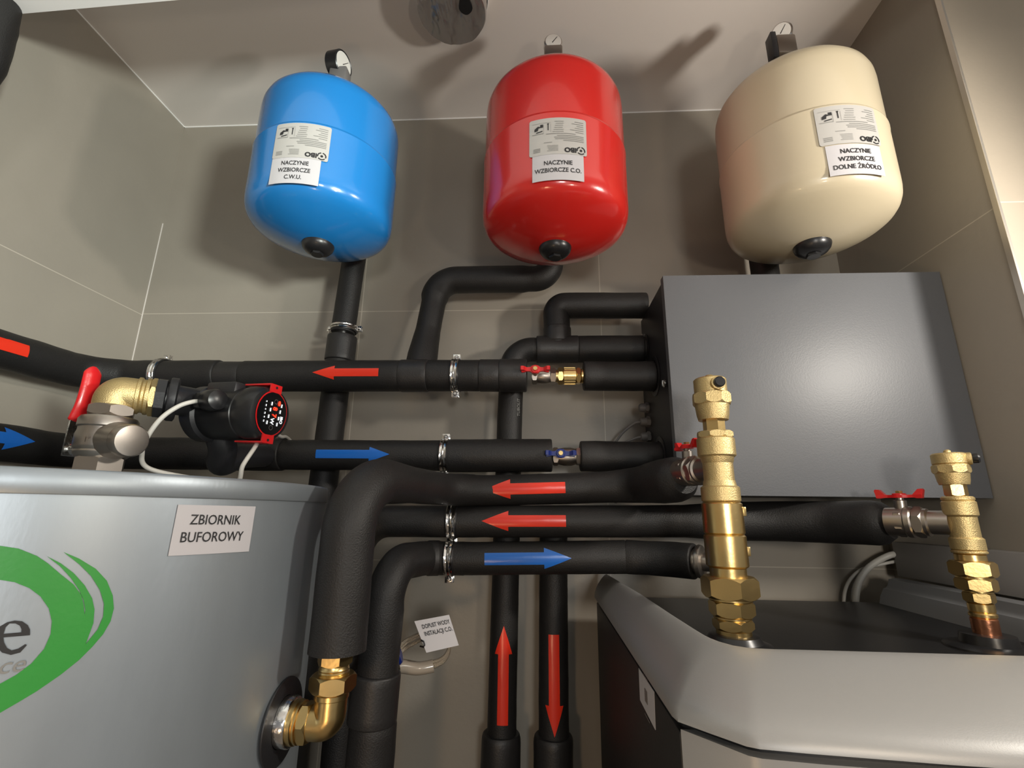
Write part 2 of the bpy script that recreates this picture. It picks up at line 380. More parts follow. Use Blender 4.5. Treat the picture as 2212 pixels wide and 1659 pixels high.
CLG = 'zinc pipe clamps on the insulated pipes'
def clamp(c, axis, R, back, label, ear_dir, both=True, w=0.0075, base_to=None):
    """two-piece pipe clamp: ribbed band, an ear with a screw on each side, threaded rod to the wall"""
    c = V(c); a = V(axis).normalized(); e = V(ear_dir).normalized(); fr = V(back).normalized()*-1
    t = thing('pipe_clamp', c - e*R, label, 'pipe clamp', CLG)
    mb = MB(); n = 48; prof = [(-w, .0022), (-w*.85, .0035), (-w*.55, .0026), (-w*.25, .0026), (0, .0042), (w*.25, .0026), (w*.55, .0026), (w*.85, .0035), (w, .0022), (w*.9, .0008), (-w*.9, .0008)]
    vs = []; fs = []; k = len(prof)
    for i in range(n):
        th = 2*PI*i/n; d = fr*math.cos(th) + e*math.sin(th)
        for s, l in prof: vs.append(c + a*s + d*(R+l))
    for i in range(n):
        q = (i+1) % n
        for j in range(k): jj = (j+1) % k; fs.append((i*k+j, i*k+jj, q*k+jj, q*k+j))
    mb.add(vs, fs); link('band', mb, 'chrome', t)
    lin = MB(); lin.tube([c-a*(w+.0022), c-a*w, c+a*w, c+a*(w+.0022)], [R+.0004, R+.0016, R+.0016, R+.0004], 40, cap=False); link('rubber_lining', lin, 'black', t)
    for sgn in (1, -1):
        o = c + e*sgn*(R+.0065)
        m2 = MB(); rot = Matrix((a, e, fr)).transposed()
        m2.box(o-V((w*1.05, .0065, .0022)) - fr*.0, o+V((w*1.05, .0065, .0022)), 0.0006, rot); 
        m2.box(o-V((w*1.05, .0065, .0012)) - fr*.006, o+V((w*1.05, .0065, .0012)) - fr*.006, 0.0004, rot)
        er = link('ear', m2, 'chrome', t)
        m3 = MB(); m3.lathe([(.0001, .0052), (.0028, .005), (.0042, .0036), (.0044, .002), (.0044, .0015)], o, fr, 16); m3.lathe([(.002, -.016), (.002, .002)], o, fr, 10)
        link('screw', m3, 'chrome', er)
    if base_to is not None:
        m4 = MB(); b0 = c - fr*(R+.003); m4.lathe([(.004, 0), (.004, base_to-R-.003)], b0, -fr, 12); m4.hexn(.008, 0, .007, b0, -fr)
        link('threaded_rod', m4, 'chrome', t)
    return t

# ---- upper flow pipe (P1), full run with tee sleeves
Y1 = 0.97
c1 = lambda x: V((x, Y1, 0.2755))
p1 = thing('insulated_pipe', c1(-.4)-V((0, 0, .04)), 'long black insulated pipe with the uppermost left-pointing red arrow, below the tanks', 'pipe')
A = fillet([(-0.966, 0.30, 0.262), (-0.966, 0.60, 0.265), (-0.966, 0.93, 0.274), (-0.90, Y1, 0.277), (-0.69, Y1, 0.2765)], [.3, .07, .06])
link('insulation_sleeve', pipe(MB(), A, .0345, .03), 'rubber', p1)
link('insulation_sleeve', pipe(MB(), fillet([c1(-.692), c1(-.635)], .1), .0325), 'rubber_tape', p1)
link('insulation_sleeve', pipe(MB(), fillet([c1(-.637), c1(-.290)], .1), .0338, .02), 'rubber', p1)
link('tee_sleeve', pipe(MB(), fillet([c1(-.293), c1(-.232)], .1), .0350), 'rubber_tape', p1)
link('insulation_sleeve', pipe(MB(), fillet([c1(-.234), c1(-.122)], .1), .0335), 'rubber', p1)
link('insulation_sleeve', pipe(MB(), fillet([c1(-.124), c1(-.080)], .1), .0345), 'rubber_tape', p1)
m = MB(); pipe(m, fillet([c1(-.082), c1(-.0235)], .1), .0352)
link('elbow_sleeve', m, 'rubber_tape', p1)
s = cyl_h(at(760, 806, Y1).x*V((1, 0, 0)) + V((0, Y1, .2755)), (1, 0, 0), (0, -1, -.05), .0338)
arrow(p1, s, .140, .0165, .030, .046, 'arrow_red', rot=PI, label='red arrow sticker pointing left')
# arrow on the part along the left wall: only its shaft is inside the frame
s = cyl_h((-.966, .70, .267), (0, -1, -.012), (1, 0, 0.10), .0345)
arrow(p1, s, .17, .022, .040, .050, 'arrow_red', label='red arrow sticker running out of the picture')
# tapes over the seams
# ---- right end of the upper pipe: short piece into the box
p1b = thing('insulated_pipe_end', (0.15, Y1, .22), 'short black insulated pipe stub between brass coupling and grey box, upper', 'pipe')
link('insulation_sleeve', pipe(MB(), fillet([(0.094, Y1, .2735), (0.165, Y1, .273), (.24, Y1, .273)], .5), .0310, .03), 'rubber', p1b)

# ---- upper return pipe (P2)
c2 = lambda x, dz=0: V((x, Y1, 0.1065+dz))
p2 = thing('insulated_pipe', c2(-.4)-V((0, 0, .04)), 'black insulated pipe with the upper blue arrow, running under the circulation pump', 'pipe')
A = fillet([(-0.968, 0.30, 0.106), (-0.968, 0.60, 0.108), (-0.968, 0.93, 0.108), (-0.90, Y1, 0.108), (-0.525, Y1, 0.107)], [.3, .07, .06])
link('insulation_sleeve', pipe(MB(), A, .0335, .03), 'rubber', p2)
link('insulation_sleeve', pipe(MB(), fillet([c2(-.527), c2(-.185)], .1), .0308, .02), 'rubber', p2)
link('insulation_sleeve', pipe(MB(), fillet([c2(-.187), (.0275, Y1, .1085)], .1), .0330, .015), 'rubber', p2)
s = cyl_h((at(774, 982, Y1).x, Y1, .1065), (1, 0, 0), (0, -1, -.04), .0308)
arrow(p2, s, .150, .0165, .029, .042, 'arrow_blue', label='blue arrow sticker pointing right')
s = cyl_h((-.968, .765, .108), (0, 1, 0), (1, 0, 0.16), .0335)
arrow(p2, s, .15, .020, .042, .050, 'arrow_blue', label='blue arrow sticker pointing towards the corner')
p2b = thing('insulated_pipe_end', (0.15, Y1, .06), 'short black insulated pipe stub between blue-handled valve and grey box', 'pipe')
link('insulation_sleeve', pipe(MB(), fillet([(0.083, Y1, .1075), (.13, Y1, .107), (.245, Y1, .1055)], .5), .0305, .03), 'rubber', p2b)

# ---- three pipes in front
Y3 = 0.92
p3 = thing('insulated_pipe', (-.245, .63, -.17), 'thick black insulated pipe bending down to the brass elbow on the silver tank', 'pipe')
TL3 = None
A = fillet([(-.243, .63, -.166), (-.243, .63, .040), (-.170, .885, .036), (-.10, Y3, .036), (.09, Y3, .043), (.178, .905, .0475), (.226, .768, .052)], [.072, .10, .3, .14, .06], n=18)
def rp3(l): return .0335 if l < .22 else (.0335 - (l-.22)/.10*.0052 if l < .32 else .0283 if l < .74 else min(.036, .0283+(l-.74)*.06))
TL3 = sum((A[i]-A[i-1]).length for i in range(1, len(A)))
mb = MB(); mb.tube(A, lambda l: rp3(l)*(1 if l < TL3-.022 else max(.66, 1-.34*((l-TL3+.022)/.022)**2)), 36, .018); link('insulation_sleeve', mb, 'rubber', p3)
mb = MB(); pipe(mb, fillet([(-.155, .9030, .0360), (-.138, .9085, .036), (-.118, .9145, .0363)], .3), .0293, .03); link('insulation_sleeve', mb, 'rubber_tape', p3)
s = cyl_h((at(1134, 1055, Y3).x, Y3, .0398), (1, 0, .036), (0, -1, -.02), .0290)
arrow(p3, s, .148, .0195, .036, .048, 'arrow_red', rot=PI, label='red arrow sticker pointing left')

p4 = thing('insulated_pipe', (.1, Y3, -.055), 'black insulated pipe with the lowest left-pointing arrow, passing behind both brass columns', 'pipe')
zp4 = lambda x: -.0200 + .0135*(x+.14)
A = fillet([(-.335, Y3, -.50), (-.335, Y3, -.022), (-.14, Y3, -.0205), (.2, Y3, -.0155), (.40, Y3, -.0125), (.485, .865, -.012), (.535, .785, -.011)], [.06, .3, .3, .2, .10])
def rp4(l): return .0285 if l < 1.05 else min(.034, .0285+(l-1.05)*.06)
TL4 = sum((A[i]-A[i-1]).length for i in range(1, len(A)))
mb = MB(); mb.tube(A, lambda l: rp4(l)*(1 if l < TL4-.022 else max(.68, 1-.32*((l-TL4+.022)/.022)**2)), 32, .018); link('insulation_sleeve', mb, 'rubber', p4)
s = cyl_h((at(1132, 1123, Y3).x, Y3, -.0175), (1, 0, .0135), (0, -1, 0), .0285)
arrow(p4, s, .151, .0195, .036, .048, 'arrow_red', rot=PI, label='red arrow sticker pointing left')

p5 = thing('insulated_pipe', (-.25, .80, -.5), 'black insulated pipe with the lowest blue arrow, turning down beside the silver tank', 'pipe')
A = fillet([(-.250, .80, -.70), (-.243, .80, -.233), (-.238, .80, -.083), (-.203, Y3, -.085), (-.135, Y3, -.085)], [.6, .055, .035], n=18)
mb = MB(); mb.tube(A, lambda l: .033 if l < .30 else (.0345 if l < .40 else .0305 if l < .55 else .0292), 34, .02)
link('insulation_sleeve', mb, 'rubber', p5)
link('insulation_sleeve', pipe(MB(), fillet([(-.2465, .80, -.305), (-.2445, .80, -.238)], .1), .0362), 'rubber_tape', p5)
link('elbow_sleeve', pipe(MB(), fillet([(-.203, .913, -.085), (-.184, Y3, -.0850), (-.180, Y3, -.0850)], .1), .0306), 'rubber_tape', p5)
link('insulation_sleeve', pipe(MB(), fillet([(-.186, Y3, -.0850), (-.12, Y3, -.0848), (.158, Y3, -.0775)], .1), .0287, .015), 'rubber', p5)
link('insulation_sleeve', pipe(MB(), fillet([(.156, Y3, -.0775), (.215, .905, -.078), (.262, .868, -.078)], .2), .0290, .03), 'rubber', p5)
s = cyl_h((at(1141, 1209, Y3).x, Y3, -.0810), (1, 0, .026), (0, -1, 0.0), .0287)
arrow(p5, s, .153, .0200, .036, .048, 'arrow_blue', label='blue arrow sticker pointing right')
mb = MB(); pa = V((.262, .868, -.078)); pd = V((.8, -.55, 0)).normalized()
mb.lathe([(.020, -.01), (.020, .004), (.026, .005), (.027, .008), (.026, .012), (.022, .014)], pa, pd, 30); mb.lathe([(.015, .0), (.015, .03)], pa, pd, 24)
fit5 = link('union_ring', mb, 'nickel', p5)

# ---- risers near the back wall
YR = 1.04
rb = thing('insulated_riser', (-.46, YR, -.9), 'straight black insulated riser running up behind the blue tank', 'pipe')
xb = lambda z: -.463 + (z-.2)*.012
link('insulation_sleeve', pipe(MB(), fillet([(-.470, YR, -.9), (-.470, YR, -.1), (-.464, YR, .205), (-.462, YR, .375)], 2), .0300, .02), 'rubber', rb)
link('insulation_sleeve', pipe(MB(), fillet([(-.461, YR, .330), (-.460, YR, .392)], .1), .0335), 'rubber_tape', rb)
link('insulation_sleeve', pipe(MB(), fillet([(-.4605, YR, .400), (-.452, YR, .60), (-.448, YR, .846)], 2), .0275, .015), 'rubber', rb)
link('bare_pipe', MB().lathe([(.013, 0), (.013, .03)], (-.4605, YR, .385), (0, 0, 1), 20), 'chrome', rb)

rr_ = thing('insulated_riser', (-.25, YR, .31), 'black insulated pipe with a swan-neck bend rising to the red tank', 'pipe')
A = fillet([(-.262, 1.00, .285), (-.256, 1.025, .38), (-.240, YR, .534), (.030, YR, .534), (.034, YR, .846)], [.3, .052, .040], n=18)
mb = MB(); mb.tube(A, lambda l: .0335 if l < .05 else (.0335-(l-.05)/.07*.005 if l < .12 else .0285 if l < .20 else .0320 if l < .45 else .0300), 32, .02); link('insulation_sleeve', mb, 'rubber', rr_)

v1 = thing('insulated_riser', (-.065, YR, -H), 'tall black insulated riser with upward red arrow and printed lettering', 'pipe')
A = fillet([(-.071, YR, -H), (-.070, YR, -.35), (-.063, YR, .2), (-.058, YR, .357), (.25, YR, .357)], [2, 2, .045], n=18)
link('insulation_sleeve', pipe(MB(), A, .0275, .02), 'rubber', v1)
link('insulation_sleeve', pipe(MB(), fillet([(-.075, YR, -H), (-.0715, YR, -.45), (-.071, YR, -.405)], 2), .0370, .03, er=.014), 'rubber_tape', v1)
link('tee_sleeve', pipe(MB(), fillet([(-.004, YR, .357), (.092, YR, .357)], .1), .0315, .02), 'rubber_tape', v1)
link('insulation_sleeve', pipe(MB(), fillet([(.090, YR, .357), (.236, YR, .357)], .1), .0305, .02), 'rubber', v1)
s = cyl_h((-.068, YR, (at(1090, 1447, YR).z)), (0, 0, 1), (.03, -1, 0), .0275)
arrow(v1, s, .168, .020, .034, .050, 'arrow_red', label='red arrow sticker pointing up')
s = cyl_h((-.0627, YR, at(1118, 884, YR).z), (0, 0, 1), (.72, -.70, 0), .0275)
lines(v1, s, ['TUBOLIT'], .0115, .01, 'greyink', .004, lift=.0009, sx=.85)['label'] = 'printed lettering running up the sleeve'
tp = thing('insulated_loop', (.04, YR, .38), 'black insulated pipe with a top elbow entering the upper left of the grey box', 'pipe')
A = fillet([(.0445, YR, .365), (.0435, YR, .42), (.041, YR, .464), (.10, YR, .464), (.25, YR, .462)], [.3, .036, .3], n=18)
link('insulation_sleeve', pipe(MB(), A, .0300, .02), 'rubber', tp)
link('tee_sleeve', pipe(MB(), fillet([(.044, YR, .37), (.0435, YR, .408)], .1), .0322), 'rubber_tape', tp)

v2 = thing('insulated_riser', (.03, YR, -H), 'black insulated riser with the downward red arrow', 'pipe')
A = fillet([(.0270, YR, -H), (.028, YR, -.35), (.031, YR, .0)], 2)
link('insulation_sleeve', pipe(MB(), A, .0285, .02), 'rubber', v2)
link('insulation_sleeve', pipe(MB(), fillet([(.0255, YR, -H), (.0265, YR, -.45), (.027, YR, -.405)], 2), .0370, .03, er=.014), 'rubber_tape', v2)
s = cyl_h((.029, YR, at(1195, 1468, YR).z), (0, 0, 1), (-.01, -1, 0), .0285)
arrow(v2, s, .170, .020, .034, .050, 'arrow_red', rot=PI, label='red arrow sticker pointing down')

bp_ = thing('insulated_riser', (.527, YR, .43), 'short black insulated riser between grey box and cream tank', 'pipe')
link('insulation_sleeve', pipe(MB(), fillet([(.527, YR, .42), (.527, YR, .828)], 2), .0300, .02), 'rubber', bp_)

# ---- clamps
clamp(c1(at(985, 815, Y1).x), (1, 0, 0), .0338, (0, 1, 0), 'zinc pipe clamp on the upper flow pipe right of the red arrow', (0, 0, 1), base_to=.15)
clamp((at(352, 812, Y1).x, Y1, .277), (1, 0, 0), .0350, (0, 1, 0), 'zinc pipe clamp on the upper flow pipe near the room corner', (0, 0, 1), base_to=.15)
clamp(c2(at(962, 985, Y1).x), (1, 0, 0), .0312, (0, 1, 0), 'zinc pipe clamp right of the upper blue arrow', (0, 0, 1), base_to=.15)
xk = at(978, 1128, Y3).x
clamp((xk, Y3, zp4(xk)), (1, 0, .0135), .0288, (0, 1, 0), 'zinc pipe clamp on the pipe with the lowest left-pointing arrow', (0, 0, 1), w=.0085, base_to=.2)
clamp((xk-.002, Y3, -.0850), (1, 0, .026), .0290, (0, 1, 0), 'zinc pipe clamp left of the lowest blue arrow, bottom of the stacked pair', (0, 0, 1), base_to=.2)
clamp((-.4575, YR, .411), (0, 0, 1), .0285, (0, 1, 0), 'zinc pipe clamp around the riser below the blue tank', (1, 0, 0), w=.006, base_to=.08)

# ================================================================== EXPANSION TANKS
def vessel(nm_label, cx, cy, zc, zt, m, sign, label_th, label_z, sign_th, sign_z, rows, gtype, tilt_label=0):
    R = .14
    t = thing('expansion_tank', (cx, cy, zc-.05), nm_label, 'expansion tank', 'expansion tanks hung below the ceiling')
    zs = (zc+zt)/2 + .008
    prof = [(.0001, zc-.0430), (.03, zc-.0412), (.06, zc-.0352), (.09, zc-.0258), (.112, zc-.0165), (.124, zc-.0100), (.131, zc-.0045), (.1355, zc+.0020), (.1386, zc+.011), (.1398, zc+.022), (.14, zc+.034),
            (.14, zs-.004), (.1408, zs-.001), (.1408, zs+.001), (.1388, zs+.0025), (.1385, zs+.006), (.1385, zt-.012), (.1375, zt+.001), (.134, zt+.012), (.126, zt+.023), (.10, zt+.038), (.06, zt+.049), (.0001, zt+.053)]
    link('tank_shell', MB().lathe(prof, (cx, cy, 0), seg=96, cap=False), m, t, angle=60)
    # black valve cap below
    mb = MB(); zb = zc-.043
    mb.lathe([(.031, .006), (.031, .000), (.029, -.006), (.024, -.012), (.0165, -.0155), (.013, -.016)], (cx, cy, zb), seg=36)
    cap = link('valve_cap', mb, 'black', t)
    mb = MB().hexn(.0125, -.0205, -.013, (cx, cy, zb), ph=.3)
    link('cap_nut', mb, 'black', cap)
    # top: connector, console arm to the wall, gauge
    mb = MB(); mb.lathe([(.02, 0), (.02, .03), (.024, .031), (.024, .05), (.016, .052)], (cx, cy, zt+.045), seg=24)
    mb.box((cx-.016, cy+.0, zt+.062), (cx+.016, YB, zt+.094), .004);
    link('wall_console', mb, 'nickel', t)
    zg = .944
    gc = V((cx, cy-.028, zg+.008))
    d = {'front': V((.08, -1, -.12)), 'right': V((.97, -.22, -.10)), 'left': V((-.45, -.85, -.35))}[gtype].normalized()
    mb = MB()
    if gtype == 'front':
        mb.lathe([(.018, -.012), (.0195, -.010), (.0195, .004), (.0175, .006)], gc, d, 32); bm_ = 'chrome'; gr = .0165
    elif gtype == 'right':
        gc = gc + V((.014, .0, -.016)); mb.lathe([(.0265, -.022), (.0285, -.020), (.0285, .006), (.0265, .008), (.025, .006)], gc, d, 36); bm_ = 'black'; gr = .0245
    else:
        gc = gc + V((-.008, 0, -.012)); mb.lathe([(.018, -.016), (.020, -.014), (.020, .004), (.0175, .006)], gc, d, 32); bm_ = 'chrome'; gr = .0165
    g = link('pressure_gauge', mb, bm_, t)
    mb = MB().lathe([(gr, .0035), (gr, .0068)], gc, d, 32); link('dial', mb, 'glass', g)
    x = d.cross(V((0, 0, 1))).normalized(); y = x.cross(d)
    mb = MB(); mb.prism([(-.0008, -.004), (.0008, -.004), (.0004, gr*.8), (-.0004, gr*.8)], .0006, gc+d*.0072, (x*.8+y*.6), (y*.8-x*.6)); link('needle', mb, 'ink', g)
    mb = MB(); q = gc - V((0, 0, .022))
    mb.box(q+V((-.019, -.013, -.040)), q+V((.019, .016, .006)), .004); mb.box(q+V((-.012, .010, -.05)), q+V((.012, .034, -.008)), .003)
    link('gauge_block', mb, 'nickel' if gtype != 'right' else 'greyp', t)
    if gtype == 'left':
        mb = MB(); mb.box(q+V((-.030, -.014, -.052)), q+V((-.019, .010, .012)), .002); link('drain_spout', mb, 'blackm', t)
    # glossy product label, printed upside down because the tank hangs upside down
    s1 = cyl_v(cx, cy, R, math.radians(label_th), label_z)
    vs, fs = poly_mesh(rrect(.0985, .0740, .004), cut=.005)
    s1b = Surf(lambda a, b, l: s1.f(a, b + a*tilt_label, l))
    L_ = lay('product_label', [(vs, fs)], s1b, 'label', t, .0016, .0006)
    lay_label(L_, s1b)
    s2 = cyl_v(cx, cy, R, math.radians(sign_th), sign_z)
    s2b = Surf(lambda a, b, l: s2.f(a, b + a*tilt_label, l))
    hh = .034 if len(rows) == 2 else .040
    vs, fs = poly_mesh(rect(.0870, .052 if len(rows) == 2 else (.053 if gtype == 'right' else .056)), cut=.005)
    S_ = lay('paper_sign', [(vs, fs)], s2b, 'paper', t, .0012, .0004)
    lines(S_, s2b, rows, .0116, .0145, 'ink', .016, lift=.0018, sx=.84)
    return t
def lay_label(L_, s):
    """upside-down print: maker's name, line blocks of small print, two drawings"""
    R_ = lambda vs: xf(vs, rot=PI)
    big = []
    vs, fs = text_mesh('IBO', .0125, .045); big.append((R_(xf(vs, -.0205, .0285)), fs))
    # eye-in-triangle mark
    def arc(cx, cy, r0, r1, a0, a1, n=10):
        o = [(cx+r0*math.cos(math.radians(a0+(a1-a0)*i/n)), cy+r0*math.sin(math.radians(a0+(a1-a0)*i/n))) for i in range(n+1)]
        i_ = [(cx+r1*math.cos(math.radians(a1+(a0-a1)*i/n)), cy+r1*math.sin(math.radians(a1+(a0-a1)*i/n))) for i in range(n+1)]
        return o+i_
    for pl in (arc(-.0385, .0280, .0024, .0001, 0, 350, 12), arc(-.0385, .0280, .0078, .0058, 40, 140), arc(-.0385, .0280, .0078, .0058, 160, 262), arc(-.0385, .0280, .0078, .0058, 282, 375)):
        vs, fs = poly_mesh(pl, cut=0); big.append((R_(vs), fs))
    # pump drawing, valve drawing
    for pl in ([(.026, -.019), (.034, -.022), (.040, -.017), (.040, -.012), (.034, -.013), (.033, -.018)], [(.026, -.012), (.037, -.010), (.037, -.008), (.026, -.010)], rect(.005, .006, .0275, -.0215), rect(.0016, .013, .0165, -.018), rect(.003, .002, .0165, -.0245)):
        vs, fs = poly_mesh(pl, cut=0); big.append((R_(vs), fs))
    lay('lettering', big, s, 'ink', L_, .0022)
    rnd = random.Random(3); small = []
    def bar(x0, x1, y, h=.0010): vs, fs = poly_mesh(rect(x1-x0, h, (x0+x1)/2, y), cut=.006); small.append((R_(vs), fs))
    for k in range(6): bar(-.044, -.044+rnd.uniform(.012, .026), -.029+k*.0042); bar(-.012+rnd.uniform(0, .004), rnd.uniform(.003, .010), -.029+k*.0042)
    for k in range(4): bar(-.044, rnd.uniform(-.01, .012), .000+k*.0034, .0012)
    bar(-.030, .020, -.004, .0012); bar(.010, .024, .0135)
    for k in range(5): bar(.000, .016+rnd.uniform(0, .003), .020+k*.0026, .0008)
    for k in range(3): bar(.030, .042, .024+k*.003, .0014)
    bar(.024, .044, -.006); bar(.024, .0245, -.015, .018); bar(.012, .0124, -.016, .018); bar(.012, .044, -.0275, .0005)
    lay('small_print', small, s, 'greyink', L_, .0022)
vessel('blue expansion tank with a black side-facing gauge', -.4416, .8388, .553, .787, 'blue', 0, 6.8, .639, 4.8, .576, ['NACZYNIE', 'WZBIORCZE', 'C.W.U.'], 'right')
vessel('red expansion tank hanging in the middle', .0329, .8236, .528, .790, 'red', 0, .7, .6175, .5, .556, ['NACZYNIE', 'WZBIORCZE C.O.'], 'front')
vessel('cream expansion tank above the grey box', .5010, .8110, .516, .770, 'cream', 0, 1.6, .612, 2.0, .5455, ['NACZYNIE', 'WZBIORCZE', 'DOLNE ŹRÓDŁO'], 'left')

# ================================================================== GREY BOX ON THE BACK WALL
BX0, BX1, BY0, BY1, BZ0, BZ1 = .239, .7455, .849, 1.070, .0290, .4390
bx = thing('hydraulic_box', (.49, .96, BZ0), 'large dark grey sheet metal box mounted below the cream tank', 'equipment box')
mb = MB(); mb.box((BX0+.003, BY0+.016, BZ0+.004), (BX1-.002, BY1, BZ1-.003), .002); link('casing', mb, 'blackm', bx)
mb = MB(); mb.box((BX0, BY0, BZ0), (BX1, BY0+.0012, BZ1), .0004); mb.box((BX0, BY0+.0012, BZ0), (BX0+.0012, BY0+.018, BZ1)); mb.box((BX0, BY0+.0012, BZ1-.0012), (BX1, BY0+.018, BZ1)); mb.box((BX0, BY0+.0012, BZ0), (BX1, BY0+.018, BZ0+.0012))
link('front_cover', mb, 'graphite', bx)
for x in (BX0+.01, BX1-.06): link('wall_bracket', MB().box((x, BY1, BZ0+.03), (x+.04, YB, BZ1-.03), .002), 'blackm', bx)
for (y, z, r) in ((Y1, .273, .041), (Y1, .1055, .041), (YR-.002, .357, .032), (YR-.003, .462, .0)):
    if r: link('rubber_grommet', MB().lathe([(r, 0), (r+.001, .001), (r-.002, .003), (r-.009, .003), (r-.010, .0)], (BX0+.003, y, z), (-1, 0, 0), 36), 'black', bx)
mb = MB(); mb.lathe([(.0075, 0), (.0075, .002), (.005, .004), (.0015, .0045)], (BX0+.0, .888, .236), (-1, 0, 0), 20); mb.box((BX0-.006, .8875, .230), (BX0-.004, .8885, .242)); link('cam_lock', mb, 'chrome', bx)
for z in (.395, .345): link('screw', MB().lathe([(.004, 0), (.004, .002), (.002, .003)], (BX0+.003, 1.055, z), (-1, 0, 0), 14), 'chrome', bx)
glz = [(1.045, .222), (1.040, .190), (1.045, .158)]
for i, (y, z) in enumerate(glz):
    mb = MB(); mb.hexn(.012, 0, .008, (BX0+.003, y, z), (-1, 0, 0)); mb.lathe([(.0095, .008), (.0095, .016), (.0075, .020), (.005, .021)], (BX0+.003, y, z), (-1, 0, 0), 20)
    link('cable_gland', mb, 'greyp', bx)
for i, (y, z) in enumerate(glz[1:]):
    pts = [(BX0-.015, y, z), (BX0-.032, y+.004, z-.004), (BX0-.055-.006*(1-i), y+.02, z-.030+.012*i), (BX0-.070-.010*(1-i), y+.032, z-.070), (BX0-.072-.010*(1-i), y+.035, z-.14)]
    tag(link('cable', MB().tube(spline(pts), .0028, 10), 'greyp'), ['upper', 'lower'][i] + ' thin grey cable looping out of the gland beside the box', 'cable', 'cables from the glands of the grey box')

# ================================================================== SMALL BALL VALVES ON THE UPPER PIPES
def butterfly(parent, c, up, along, m, L=.0275):
    """winged handle: hub with two flared wings, nut on top"""
    c = V(c); up = V(up).normalized(); a = V(along).normalized(); b = up.cross(a)
    mb = MB(); out = []
    hw = [(0, .0088), (.006, .0080), (.010, .0046), (.016, .0040), (.022, .0058), (L, .0066)]
    pl = [(x, y) for x, y in hw] + [(x, -y) for x, y in reversed(hw)]
    right = [(x, y) for x, y in hw]; poly = [(x, y) for x, y in right] + [(x, -y) for x, y in reversed(right)] + [(-x, -y) for x, y in right[1:]] + [(-x, y) for x, y in reversed(right[1:])]
    mb.prism(poly, .0042, c, a, b)
    for s in (1, -1):   # raised, flared wing tips
        w = [(.008, .0005), (.016, .0035), (L-.004, .0120), (L+.001, .0125), (L+.0025, .0105), (L, -.0010), (L-.006, -.0010), (L-.010, .0004)]
        w = [(s*x, y) for x, y in w]
        if s > 0: w = w[::-1]
        mb.prism(w, .0085, c + b*.00425*(1 if a.cross(up).dot(b) < 0 else -1), a, up)
    mb.lathe([(.0088, 0), (.0088, .0055), (.0075, .0065)], c, up, 24)
    h = link('butterfly_handle', mb, m, parent)
    mb = MB().hexn(.0048, .0062, .0100, c, up); link('handle_nut', mb, 'brass', h)
def valve_body(mb, c, d, L, r):
    c = V(c); d = V(d).normalized()
    mb.hexn(r, -L/2, -L/2+.011, c, d); mb.lathe([(r*.86, -L/2+.011), (r*.98, -L*.12), (r*.98, L*.12), (r*.84, L/2-.012)], c, d, 28); mb.hexn(r, L/2-.012, L/2, c, d, ph=.2)
bvx = at(1158, 805, Y1-.03).x
t = thing('ball_valve', (-.002, Y1, .25), 'small nickel ball valve with red butterfly handle on the upper flow pipe', 'valve', 'small ball valves left of the grey box')
mb = MB(); valve_body(mb, (.012, Y1, .274), (1, 0, 0), .050, .0175); link('body', mb, 'nickel', t)
link('stem', MB().lathe([(.0055, 0), (.0055, .024)], (-.006, Y1-.012, .275), (0, -1, .1), 16), 'nickel', t)
butterfly(t, (-.006, Y1-.034, .2775), (0, -1, .1), (1, 0, .0), 'redp')
t = thing('pipe_coupling', (.066, Y1, .255), 'polished brass check coupling between red-handled valve and black stub', 'pipe fitting')
mb = MB(); mb.lathe([(.0135, .033), (.0135, .045)], (0, Y1, .2738), (1, 0, 0), 28); mb.hexn(.0182, .041, .052, (0, Y1, .2738), (1, 0, 0)); link('nut', mb, 'brass', t)
mb = MB(); mb.lathe([(.0165, .052), (.0178, .053), (.0178, .078), (.0165, .079)], (0, Y1, .2738), (1, 0, 0), 32)
for k in range(20):
    th = 2*PI*k/20; mb.box((.0540, Y1-.0006+math.cos(th)*.0178, .2738-.0006+math.sin(th)*.0178), (.077, Y1+.0006+math.cos(th)*.0178, .2738+.0006+math.sin(th)*.0178))
link('ribbed_barrel', mb, 'brass', t)
mb = MB(); mb.hexn(.0182, .079, .088, (0, Y1, .2738), (1, 0, 0), ph=.3); mb.lathe([(.014, .088), (.0155, .090), (.0155, .093), (.013, .094), (.013, .10)], (0, Y1, .2738), (1, 0, 0), 28); link('nut', mb, 'brass', t)
t = thing('ball_valve', (.055, Y1, .09), 'small nickel ball valve with dark blue butterfly handle', 'valve', 'small ball valves left of the grey box')
mb = MB(); valve_body(mb, (.058, Y1, .106), (1, 0, 0), .058, .0185); link('body', mb, 'nickel', t)
link('stem', MB().lathe([(.0055, 0), (.0055, .024)], (.045, Y1-.012, .107), (0, -1, .05), 16), 'nickel', t)
butterfly(t, (.043, Y1-.034, .108), (0, -1, .05), (1, 0, .0), 'bluep')

# ================================================================== SILVER BUFFER TANK
BC, BR = (-.634, .62), .330
bt = thing('buffer_tank', (BC[0], BC[1], -H), 'large silver cylindrical buffer tank with a green oval logo', 'tank')
link('shell', MB().lathe([(BR, -H+.02), (BR, .0098), (BR-.002, .0102)], (BC[0], BC[1], 0), seg=160), 'galva', bt, angle=60)
mb = MB().lathe([(BR-.004, .0085), (BR+.0022, .0085), (BR+.003, .0095), (BR+.003, .0270), (BR+.0018, .0292), (BR-.001, .030), (.001, .030)], (BC[0], BC[1], 0), seg=160, cap=False)
link('lid', mb, 'galva', bt, angle=50)
def tank_uv(u, v):
    d = ray(u, v); a = d.x**2+d.y**2; b = -2*(d.x*BC[0]+d.y*BC[1]); c = BC[0]**2+BC[1]**2-BR**2; q = b*b-4*a*c
    s = (-b-math.sqrt(max(q, 0)))/(2*a); h = d*s
    return (math.atan2(h.x-BC[0], -(h.y-BC[1]))*BR, h.z)
